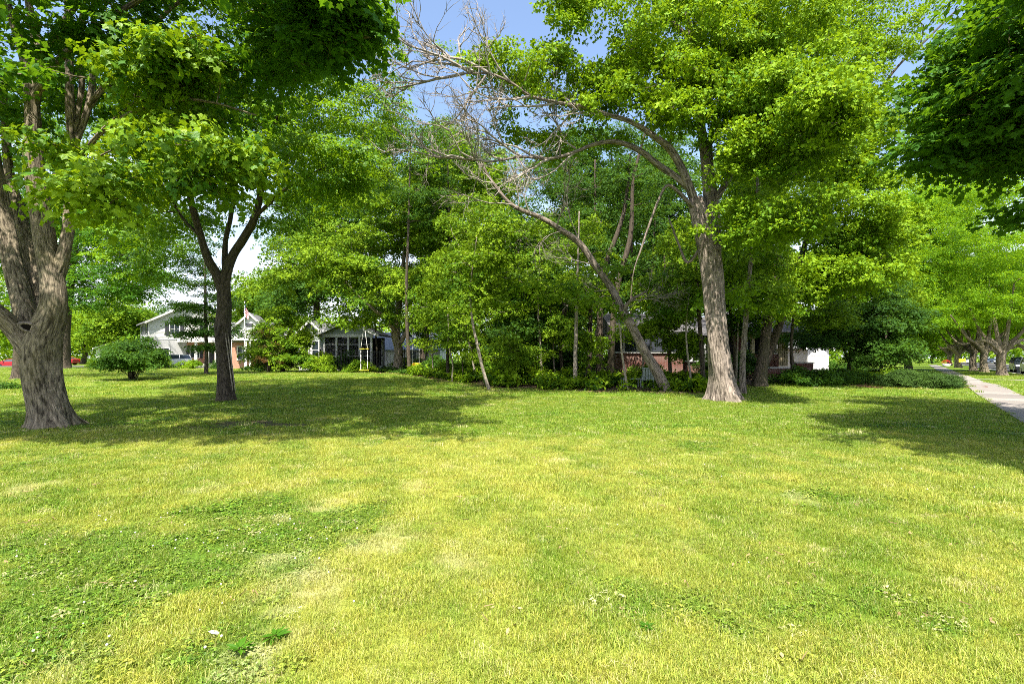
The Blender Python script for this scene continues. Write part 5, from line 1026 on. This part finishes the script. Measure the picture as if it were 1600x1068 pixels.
# blue-grey neighbour, white cottage
hp = G(560, 74); HE = thing('neighbour_house', 'low house with blue grey roof seen between the porch and the broad maple', 'house', hp, R(-6))
solid(HE, 'wall', M['white'], (0, 0, 0), (12, 7, 2.6)); gable_roof(HE, 0, 12, 0, 7, 2.6, 4.9, M['roof_blue'], .5, .15, axis='x'); window(HE, 3.5, 1, 1.2, 1.2, 0); window(HE, 8, 1, 1.2, 1.2, 0)
hp = G(150, 92); HF = thing('white_cottage', 'small white cottage beyond the lawn, between the big maple and the vase-shaped shrub', 'house', hp, R(20))
solid(HF, 'wall', M['white'], (0, 0, 0), (8, 7, 3.0)); gable_roof(HF, 0, 8, 0, 7, 3.0, 4.6, M['roof_grey'], .4, .15, M['white']); window(HF, 2, 1, 1.2, 1.3, 0); solid(HF, 'garage_door', M['cream'], (4, -.06, .05), (7, -.01, 2.3))

# brick bungalow behind the wood
hp = G(958, 35.5); HD = thing('brick_bungalow', 'low red brick bungalow with white framed windows half hidden by the wood', 'house', hp, 0)
q = .0444
def bx_(px): return (px - 958) * q
solid(HD, 'brick_wall', M['brick'], (bx_(972), 0, 0), (bx_(1067), 4, 1.62)); solid(HD, 'sill', M['white'], (bx_(968), -.12, 1.62), (bx_(1071), 4, 1.72))
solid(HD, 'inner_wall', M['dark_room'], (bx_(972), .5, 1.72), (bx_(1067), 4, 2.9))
for i, px in enumerate((975, 996, 1017, 1037, 1058, 1066)):
    solid(HD, 'mullion', M['siding'], (bx_(px) - .07, -.02, 1.72), (bx_(px) + .07, .12, 2.9))
for a, b_ in ((975, 996), (996, 1017), (1017, 1037), (1037, 1058)): solid(HD, 'pane', M['glass'], (bx_(a) + .075, .04, 1.72), (bx_(b_) - .075, .06, 2.9))
solid(HD, 'eave', M['white'], (bx_(960), -.7, 2.9), (bx_(1080), 4, 3.05))
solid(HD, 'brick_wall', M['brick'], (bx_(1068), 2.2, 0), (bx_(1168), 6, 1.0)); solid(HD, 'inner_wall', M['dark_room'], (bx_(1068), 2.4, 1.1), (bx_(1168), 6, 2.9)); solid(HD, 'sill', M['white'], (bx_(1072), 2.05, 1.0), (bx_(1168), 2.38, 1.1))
for px in (1076, 1098, 1120, 1142): solid(HD, 'mullion', M['siding'], (bx_(px) - .07, 2.15, 1.1), (bx_(px) + .07, 2.3, 2.9))
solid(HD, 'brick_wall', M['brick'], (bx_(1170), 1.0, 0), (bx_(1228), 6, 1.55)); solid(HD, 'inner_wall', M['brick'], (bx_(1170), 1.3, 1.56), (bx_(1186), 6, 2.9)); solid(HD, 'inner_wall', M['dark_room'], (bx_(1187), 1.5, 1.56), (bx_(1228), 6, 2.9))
window(HD, bx_(1180), 1.6, .5, 1.1, 1.25, .07, (1, 0)); window(HD, bx_(1216), 1.66, .95, 1.1, 1.4, .1, (3, 0))
for k in range(5): solid(HD, 'board', M['cream'], (bx_(1229) + k * .13, 1.0, .7), (bx_(1229) + k * .13 + .1, 1.25, 2.9))
solid(HD, 'pillar', M['cream'], (bx_(1184), .9, 1.56), (bx_(1189), 1.2, 2.9))
solid(HD, 'eave', M['cream'], (bx_(1160), .2, 2.9), (bx_(1248), 6, 3.08))
mb = MB(); mb.prism([(-.9, 3.05), (7.5, 3.05), (4.2, 4.7)], 'x', bx_(955), bx_(1085)); mb.build('roof', M['roof_dark'], HD)
mb = MB(); mb.prism([(.0, 3.08), (9.5, 3.08), (5, 4.9)], 'x', bx_(1150), bx_(1262)); mb.build('roof', M['roof_dark'], HD)
mb = MB(); mb.prism([(1.8, 2.92), (8.5, 2.92), (5, 4.5)], 'x', bx_(1086), bx_(1149)); mb.build('roof', M['roof_dark'], HD)
hp = G(1196, 33.5); TW = thing('terrace_wall', 'low brick terrace wall with a pale stone cap and square end pier', 'wall', hp)
solid(TW, 'wall', M['brick'], (0, 0, 0), (1.95, .3, .62)); solid(TW, 'cap', M['stone'], (-.05, -.06, .62), (1.93, .36, .72)); solid(TW, 'pier', M['brick'], (1.96, -.15, 0), (3.05, .55, .98)); solid(TW, 'pier_cap', M['stone'], (1.9, -.2, .98), (3.1, .6, 1.05))
hp = G(1262, 46); GA = thing('white_garage', 'white painted garage wall behind the terrace pier', 'garage', hp)
solid(GA, 'wall', M['white'], (0, 0, 0), (1.9, 6, 2.4)); gable_roof(GA, 0, 1.9, 0, 6, 2.4, 3.0, M['roof_grey'], .35, .12, M['white']); 
gd = MB().box((.2, -.06, .05), (1.7, -.01, 2.0)).build('garage_door', M['white'], GA); [bxp('door_panel', M['siding'], gd, (.26 + i * .48, -.075, .15 + j * .46), (.66 + i * .48, -.062, .52 + j * .46)) for i in range(3) for j in range(4)]

# ------------------------------------------------------------------ garden things
hp = GY(1013, 604.5); CH = thing('garden_chair', 'weathered grey slatted garden chair between the bench and the leaning trunk', 'chair', hp, R(160))
M['grey_wood'] = plain('weathered_wood', (0.30, 0.34, 0.32), .85, .1, 0, .15)
for k in range(7): solid(CH, 'slat', M['grey_wood'], (-.27 + k * .08, .24, .38), (-.27 + k * .08 + .055, .27, .98))
for k in range(5): solid(CH, 'seat_slat', M['grey_wood'], (-.27, -.25 + k * .095, .38), (.28, -.25 + k * .095 + .075, .405))
for x_ in (-.29, .29):
    solid(CH, 'leg', M['grey_wood'], (x_ - .025, -.27, 0), (x_ + .025, -.22, .6)); solid(CH, 'leg', M['grey_wood'], (x_ - .025, .22, 0), (x_ + .025, .275, .60)); solid(CH, 'armrest', M['grey_wood'], (x_ - .045, -.3, .601), (x_ + .045, .28, .63))
solid(CH, 'top_rail', M['grey_wood'], (-.28, .235, .98), (.30, .275, 1.03))
hp = GY(986, 604); BN = thing('garden_table', 'small low pale garden table left of the slatted chair', 'table', hp, R(5))
for k in range(5): solid(BN, 'slat', M['grey_wood'], (-.5, -.22 + k * .09, .42), (.5, -.22 + k * .09 + .075, .45))
for x_ in (-.46, .46):
    for y_ in (-.2, .18): solid(BN, 'leg', M['grey_wood'], (x_ - .025, y_, 0), (x_ + .025, y_ + .05, .419))
# rope ladder swing under the broad maple, second yellow toddler swing
hp = G(569, 43); SW = thing('ladder_swing', 'white roped swing with two yellow bars hanging in front of the porch', 'swing', (hp.x, 43, hp.z))
for x_ in (-.28, .28): MB().tube([(x_, 0, .25), (x_, 0, 2.0)], [.03, .03], 6).build('rope', M['rope'], SW); MB().tube([(x_, 0, 2.05), (x_ * .1, 0, 3.9)], [.02, .02], 6).build('rope', M['rope'], SW)
for z_ in (.22, 2.0): bxp('bar', M['yellow'], SW, (-.4, -.09, z_), (.4, .09, z_ + .07), .01)
hp = G(650, 43.5); S2 = thing('toddler_swing', 'yellow toddler swing seat hanging to the right of the broad maple trunk', 'swing', (hp.x, 43.5, hp.z))
b2 = MB(); b2.box((-.3, -.2, .5), (.3, .2, .58)); b2.box((-.3, .16, .58), (.3, .21, .85)); b2.box((-.3, -.2, .58), (-.24, .16, .78)); b2.box((.24, -.2, .58), (.3, .16, .78)); b2.build('seat', M['yellow'], S2, bevel=.01)
for x_ in (-.27, .27): MB().tube([(x_, 0, .78), (x_, 0, 4.2)], [.015, .015], 5).build('rope', M['rope'], S2)
# iron fence
hp0, hp1 = G(500, 47), G(730, 47); FE = thing('iron_fence', 'black iron picket fence running behind the porch and broad maple', 'fence', hp0)
Lf = hp1.x - hp0.x
for z_ in (.25, 1.75): solid(FE, 'rail', M['black_metal'], (0, -.02, z_), (Lf, .02, z_ + .05))
pk = MB().box((-.012, -.034, .05), (.012, -.022, 1.95)).mesh('picket', M['black_metal']); k = 0; x_ = .1
while x_ < Lf: o = bpy.data.objects.new('picket', pk); link(o, FE); o.location = (x_, 0, 0); x_ += .145
po = MB().box((-.04, .022, 0), (.04, .1, 2.1)).mesh('post', M['black_metal'])
for i in range(8): o = bpy.data.objects.new('post', po); link(o, FE); o.location = (i * Lf / 7, 0, 0)
for px, lab in ((717, 'small red toy, left one of two deep in the wood'), (735, 'small red toy, right one of two deep in the wood')):
    hp = G(px, 44); TY = thing('ride_on_toy', lab, 'toy', hp); b2 = MB(); b2.prism([(-.4, .2), (.4, .2), (.42, .45), (.1, .5), (0, .8), (-.3, .8), (-.4, .5)], 'y', -.2, .2); b2.build('body', M['redp'], TY, bevel=.03)
    for a in (-.25, .27):
        for y_ in (-.24, .21): MB().tube([(a, y_, .15), (a, y_ + .03, .15)], [.15, .15], 14).build('wheel', M['black_metal'], TY)
# lamp post, yellow sign
hp = G(172, 70); LP = thing('lamp_post', 'white lamp post on the lawn beside the white cottage', 'lamp', hp)
MB().tube([(0, 0, 0), (0, 0, 2.3)], [.07, .05], 10).build('post', M['white'], LP); MB().tube([(0, 0, 2.3), (0, 0, 2.36), (0, 0, 2.7), (0, 0, 2.85)], [.05, .12, .2, .02], 8).build('lantern', M['white'], LP)
hp = G(1503, 76); YS = thing('yellow_sign', 'small yellow sign on a thin post beside the sidewalk trees', 'sign', hp)
MB().tube([(0, 0, 0), (0, 0, 1.2)], [.03, .03], 6).build('post', M['black_metal'], YS); solid(YS, 'panel', M['yellow'], (-.5, -.06, 1.0), (.5, -.03, 1.5))
hp = G(1479, 96); RP = thing('red_flower_tub', 'round tub of red flowers far down the sidewalk', 'planter', hp)
MB().tube([(0, 0, 0), (0, 0, .5)], [.5, .7], 14).build('tub', M['stone'], RP); M['redleaf'] = leafmat('red_petals', (.5, .02, .03), (.7, .04, .05), .2, (.6, .03, .03))
V, F, LV = [], [], []
for k in range(160): a = random.uniform(0, 6.28); r = random.uniform(0, 1); add_leaf(V, F, LV, oval_leaf(), (r * math.cos(a) * 1.1, r * math.sin(a) * .8, .55 + .6 * (1 - r * r) + random.uniform(-.1, .1)), a, random.uniform(-.5, .5), 0, .2, random.random())
me = bpy.data.meshes.new('blossom'); me.from_pydata(V, [], F); me.materials.append(M['redleaf']); link(bpy.data.objects.new('blossom', me), RP, 'stuff')
# fallen white petal and weeds on the near lawn
M['petal'] = plain('pale_dry_leaf', (0.62, 0.60, 0.50), .6, .3, 0, .05)
hp = GY(325, 997); PT = bpy.data.objects.new('fallen_leaf', None)
V, F, LV = [], [], []; add_leaf(V, F, LV, oval_leaf() * 1.1, (0, 0, 0), .4, .1, .15, .075, 0, .3); me = bpy.data.meshes.new('fallen_leaf'); me.from_pydata(V, [], F); me.materials.append(M['petal'])
o = bpy.data.objects.new('fallen_leaf', me); o.location = (hp.x, hp.y, hp.z + .045); link(o, None, None, 'pale curled fallen leaf lying on the dry grass near the camera', 'leaf')
for px, py, lab, s_ in [(430, 1000, 'broad-leaved weed rosette beside the bare streak, nearest the camera', .075), (375, 1020, 'weed rosette between the fallen leaf and the bare streak', .07), (1010, 985, 'small weed rosette in the sunny lawn right of centre', .045)]:
    hp = GY(px, py); V, F, LV = [], [], []
    for k in range(20): a = k * 2.4 + random.uniform(-.2, .2); add_leaf(V, F, LV, oval_leaf() * [.8, 1], (.01 * math.cos(a), .01 * math.sin(a), .02), a, -R(random.uniform(8, 50)), R(random.uniform(-20, 20)), s_ * random.uniform(.55, 1.1), random.random(), .5)
    me = bpy.data.meshes.new('weed'); me.from_pydata(V, [], F); at2 = me.attributes.new('lv', 'FLOAT', 'FACE'); at2.data.foreach_set('value', LV); me.materials.append(LM['maple_dark']); o = bpy.data.objects.new('weed', me); o.location = (hp.x, hp.y, hp.z + .012); link(o, None, None, lab, 'weed')
# white clover heads
def head_mesh():
    mb = MB(); V = []; F = []
    for k in range(10):
        a = k * 2.4; zz = .012 * (1 - k / 5); r = math.sqrt(max(0, .0144e-2 - (zz) ** 2)) if abs(zz) < .012 else 0
        V += [(r * math.cos(a), r * math.sin(a), zz), (r * 1.6 * math.cos(a + .4), r * 1.6 * math.sin(a + .4), zz + .006), (r * .6 * math.cos(a + .8), r * .6 * math.sin(a + .8), zz + .008)]; F.append((3 * k, 3 * k + 1, 3 * k + 2))
    me = bpy.data.meshes.new('clover_head'); mb2 = MB(); th_ = [(.0, -.012), (.010, -.008), (.013, 0), (.010, .009), (0, .013)]
    mb2.tube([(0, 0, z) for r, z in th_], [max(r, .001) for r, z in th_], 7); me = mb2.mesh('clover_head', M['petal']); return me
K['heads'] = gn_group('clover_heads', [head_mesh()])
x = np.concatenate([rng.uniform(-4.4, -1.4, 120), rng.uniform(-3, 6, 80)]); y = np.concatenate([rng.uniform(2.8, 5.5, 120), rng.uniform(3, 9, 80)]); kk = (np.abs(x) < y * 1.1) & (rng.random(200) < np.where(np.arange(200) < 120, .5, .2)); x, y = x[kk], y[kk]
scatter('clover_flowers', K['heads'], np.column_stack([x, y, gz(x, y) + .05]), np.zeros((len(x), 3)), rng.uniform(.35, .65, len(x)), None, label='tiny white clover flower heads dotted over the near lawn', cat='flowers')

# longer untrimmed grass round the trunk feet, leaf litter
bx_l, by_l, sc_l = [], [], []
for ob in list(scene.objects):
    if ob.type == 'EMPTY' and ob.get('category') == 'tree' and ob.location.y < 36:
        r0 = {'maple_tree': .55, 'maple_tree.001': .42, 'tall_tree': .75, 'tall_tree.001': .6}.get(ob.name, .25); k = int(60 * r0 / .25)
        a = rng.uniform(0, 6.28, k); r = r0 * rng.uniform(.85, 1.35, k); bx_l += list(ob.location.x + r * np.cos(a)); by_l += list(ob.location.y + r * np.sin(a)); sc_l += list(rng.uniform(.35, .75, k) * (1.3 if ob.location.y > 18 else 1))
x, y = np.array(bx_l), np.array(by_l); k = len(x)
scatter('long_grass', K['grass_far'], np.column_stack([x, y, gz(x, y)]), np.column_stack([rng.normal(0, .1, k), rng.normal(0, .1, k), rng.uniform(0, 6.28, k)]), np.array(sc_l) * 1.3, None, {'dry': rng.uniform(0, .5, k), 'clover': rng.uniform(0, .8, k), 'spot': (rng.random(k) < .12) * .8}, rng.integers(0, 5, k), label='longer untrimmed grass round the feet of the trunks', cat='grass')
LM['litter'] = leafmat('leaf_litter', (.16, .10, .05), (.38, .28, .15), .1, (.3, .2, .1), .8, .1)
def litter_mesh(i):
    V, F, LV = [], [], []; rg3 = random.Random(i)
    for k in range(3): add_leaf(V, F, LV, oval_leaf() * [1.1, 1], (rg3.uniform(-.15, .15), rg3.uniform(-.15, .15), .012), rg3.uniform(0, 6.28), rg3.uniform(-.4, .4), rg3.uniform(-.5, .5), rg3.uniform(.03, .06), rg3.random(), .4)
    x0, y0, a = rg3.uniform(-.1, .1), rg3.uniform(-.1, .1), rg3.uniform(0, 3); n0 = len(V); dx, dy = math.cos(a) * .05, math.sin(a) * .05
    V += [(x0 - dx, y0 - dy, .02), (x0 + dx, y0 + dy, .028), (x0 + dx, y0 + dy + .004, .034), (x0 - dx, y0 - dy + .006, .028)]; F.append((n0, n0 + 1, n0 + 2, n0 + 3)); LV.append(.1)
    me = bpy.data.meshes.new('litter'); me.from_pydata(V, [], F); a_ = me.attributes.new('lv', 'FLOAT', 'FACE'); a_.data.foreach_set('value', LV); me.materials.append(LM['litter']); return me
K['litter'] = gn_group('litter_bits', [litter_mesh(i) for i in range(5)])
x1_, y1_ = wood_pts(1500, 560, 1200, -1.5, 14, .2); x2_ = rng.uniform(-1, 1, 200); y2_ = rng.uniform(2.6, 16, 200); x2_ = x2_ * y2_ * 1.05; x3_ = rng.normal(-7.5, 2.2, 200); y3_ = rng.normal(12.6, 1.6, 200)
x, y = np.concatenate([x1_, x2_, x3_]), np.concatenate([y1_, y2_, y3_]); k = len(x)
scatter('leaf_litter', K['litter'], np.column_stack([x, y, gz(x, y) + np.where(y < 20, .028, .01)]), np.column_stack([np.zeros((k, 2)), rng.uniform(0, 6.28, k)]), rng.uniform(.7, 1.3, k) * np.where(y > 20, 2, .75), None, label='dry leaf litter and small twigs scattered over lawn and wood floor', cat='leaf litter')

# ------------------------------------------------------------------ cars
M['silver'] = plain('silver_paint', (0.55, 0.56, 0.58), .25, .6, .4, .03); M['carwhite'] = plain('white_car_paint', (0.75, 0.75, 0.76), .25, .6, 0, .03); M['carred'] = plain('red_car_paint', (0.30, 0.012, 0.018), .25, .6, 0, .03); M['cardark'] = plain('dark_car_paint', (0.02, 0.022, 0.028), .22, .6, 0, .03)
M['tyre'] = plain('tyre_rubber', (0.02, 0.02, 0.02), .85, .2); M['chrome'] = plain('alloy', (0.5, 0.5, 0.52), .3, .6, .8, .03); M['headlamp'] = plain('headlamp', (0.7, 0.72, 0.75), .1, .8, 0, .02); M['plate'] = plain('number_plate', (0.45, 0.58, 0.78), .4, .4, 0, .03); M['tail'] = plain('tail_lamp', (0.45, 0.01, 0.01), .2, .6)
def car(label, paint, loc, rz, suv=True, group='parked cars'):
    """front of the car points to local -x"""
    t = thing('parked_car', label, 'car', loc, rz, group); h = 1.72 if suv else 1.42; w = .93
    lower = [(-2.3, .35), (-2.35, .62), (-2.25, .88), (-1.35, 1.0 if not suv else 1.08), (2.1, 1.05 if not suv else 1.12), (2.28, .95), (2.32, .45), (2.2, .32), (1.85, .30), (1.75, .55), (1.45, .70), (1.15, .55), (1.05, .28), (-1.0, .28), (-1.1, .55), (-1.4, .70), (-1.7, .55), (-1.8, .30)]
    MB().prism(lower, 'y', -w, w).build('body', M[paint], t, bevel=.05)
    z0 = 1.0 if not suv else 1.08
    if suv: a, b_ = [(-1.3, z0), (2.15, z0 + .04)], [(-.65, h - .06), (1.95, h - .05)]
    else: a, b_ = [(-1.25, z0), (1.9, z0 + .04)], [(-.45, h - .05), (1.15, h - .05)]
    wt = w * .80
    V = [(a[0][0], -w + .03, a[0][1]), (a[1][0], -w + .03, a[1][1]), (a[1][0], w - .03, a[1][1]), (a[0][0], w - .03, a[0][1]), (b_[0][0], -wt, b_[0][1]), (b_[1][0], -wt, b_[1][1]), (b_[1][0], wt, b_[1][1]), (b_[0][0], wt, b_[0][1])]
    MB().add(V, [(0, 3, 2, 1), (4, 5, 6, 7), (0, 1, 5, 4), (1, 2, 6, 5), (2, 3, 7, 6), (3, 0, 4, 7)]).build('window_glass', M['glass'], t)
    MB().prism([(b_[0][0] - .05, h - .07), (b_[1][0] + .05, h - .07), (b_[1][0] - .1, h), (b_[0][0] + .15, h)], 'y', -wt - .02, wt + .02).build('roof', M[paint], t, bevel=.02)
    pl_ = MB()
    for s_ in (-1, 1):
        for xa, xb in ((a[0][0], b_[0][0]), ((a[0][0] + a[1][0]) / 2 + .1, (b_[0][0] + b_[1][0]) / 2), (a[1][0], b_[1][0])):
            pl_.tube([(xa, s_ * (w - .035), z0), (xb, s_ * wt, h - .05)], [.045, .04], 6)
    pl_.build('pillars', M[paint], t)
    for x_ in (-1.4, 1.45):
        for s_ in (-1, 1):
            o = MB().tube([(x_, s_ * .72, .34), (x_, s_ * .93, .34)], [.34, .34], 20).build('wheel', M['tyre'], t); MB().tube([(x_, s_ * .90, .34), (x_, s_ * .945, .34)], [.2, .2], 14).build('rim', M['chrome'], o)
    for s_ in (-1, 1):
        bxp('headlight', M['headlamp'], t, (-2.37, min(s_ * .55, s_ * .88), .70), (-2.2, max(s_ * .55, s_ * .88), .86)); bxp('tail_light', M['tail'], t, (2.2, min(s_ * .7, s_ * .9), .75), (2.34, max(s_ * .7, s_ * .9), .98)); bxp('mirror', M[paint], t, (-.95, min(s_ * .95, s_ * 1.1), 1.05), (-.85, max(s_ * .95, s_ * 1.1), 1.2))
    bxp('grille', M['black_metal'], t, (-2.385, -.45, .55), (-2.3, .45, .82)); bxp('number_plate', M['plate'], t, (-2.41, -.16, .42), (-2.387, .16, .52))
    return t
sdir = math.atan2(SD[1], SD[0])
def on_st(s, t): p = S0 + SD * s + SN * t; return (p[0], p[1], .015)
car('silver sport utility vehicle parked nearest, facing the camera at the right edge', 'silver', on_st(40.2, 5.6), sdir)
car('black sport utility vehicle parked behind the silver one', 'cardark', on_st(48, 5.6), sdir)
car('white car parked far down the street on the near side', 'carwhite', on_st(142, 5.7), sdir, False)
car('silver saloon far down the street across from the white one', 'silver', on_st(150, 11.5), sdir, False)
car('dark saloon parked on the far side of the street', 'cardark', on_st(62, 12.2), sdir, False)
car('red car on the cross street at the far left edge', 'carred', (-800 + 0, 0, 0), 0, False)
rc = bpy.data.objects['parked_car.005']; g_ = G(22, 80); rc.location = (g_.x, g_.y, .03); rc.rotation_euler = (0, 0, R(15))
c2 = car('red car seen just right of the lone dark trunk', 'carred', G(97, 88), R(5), False)
c3 = car('white van-like vehicle parked at the left corner of the white house', 'carwhite', G(268, 70), R(60), True)
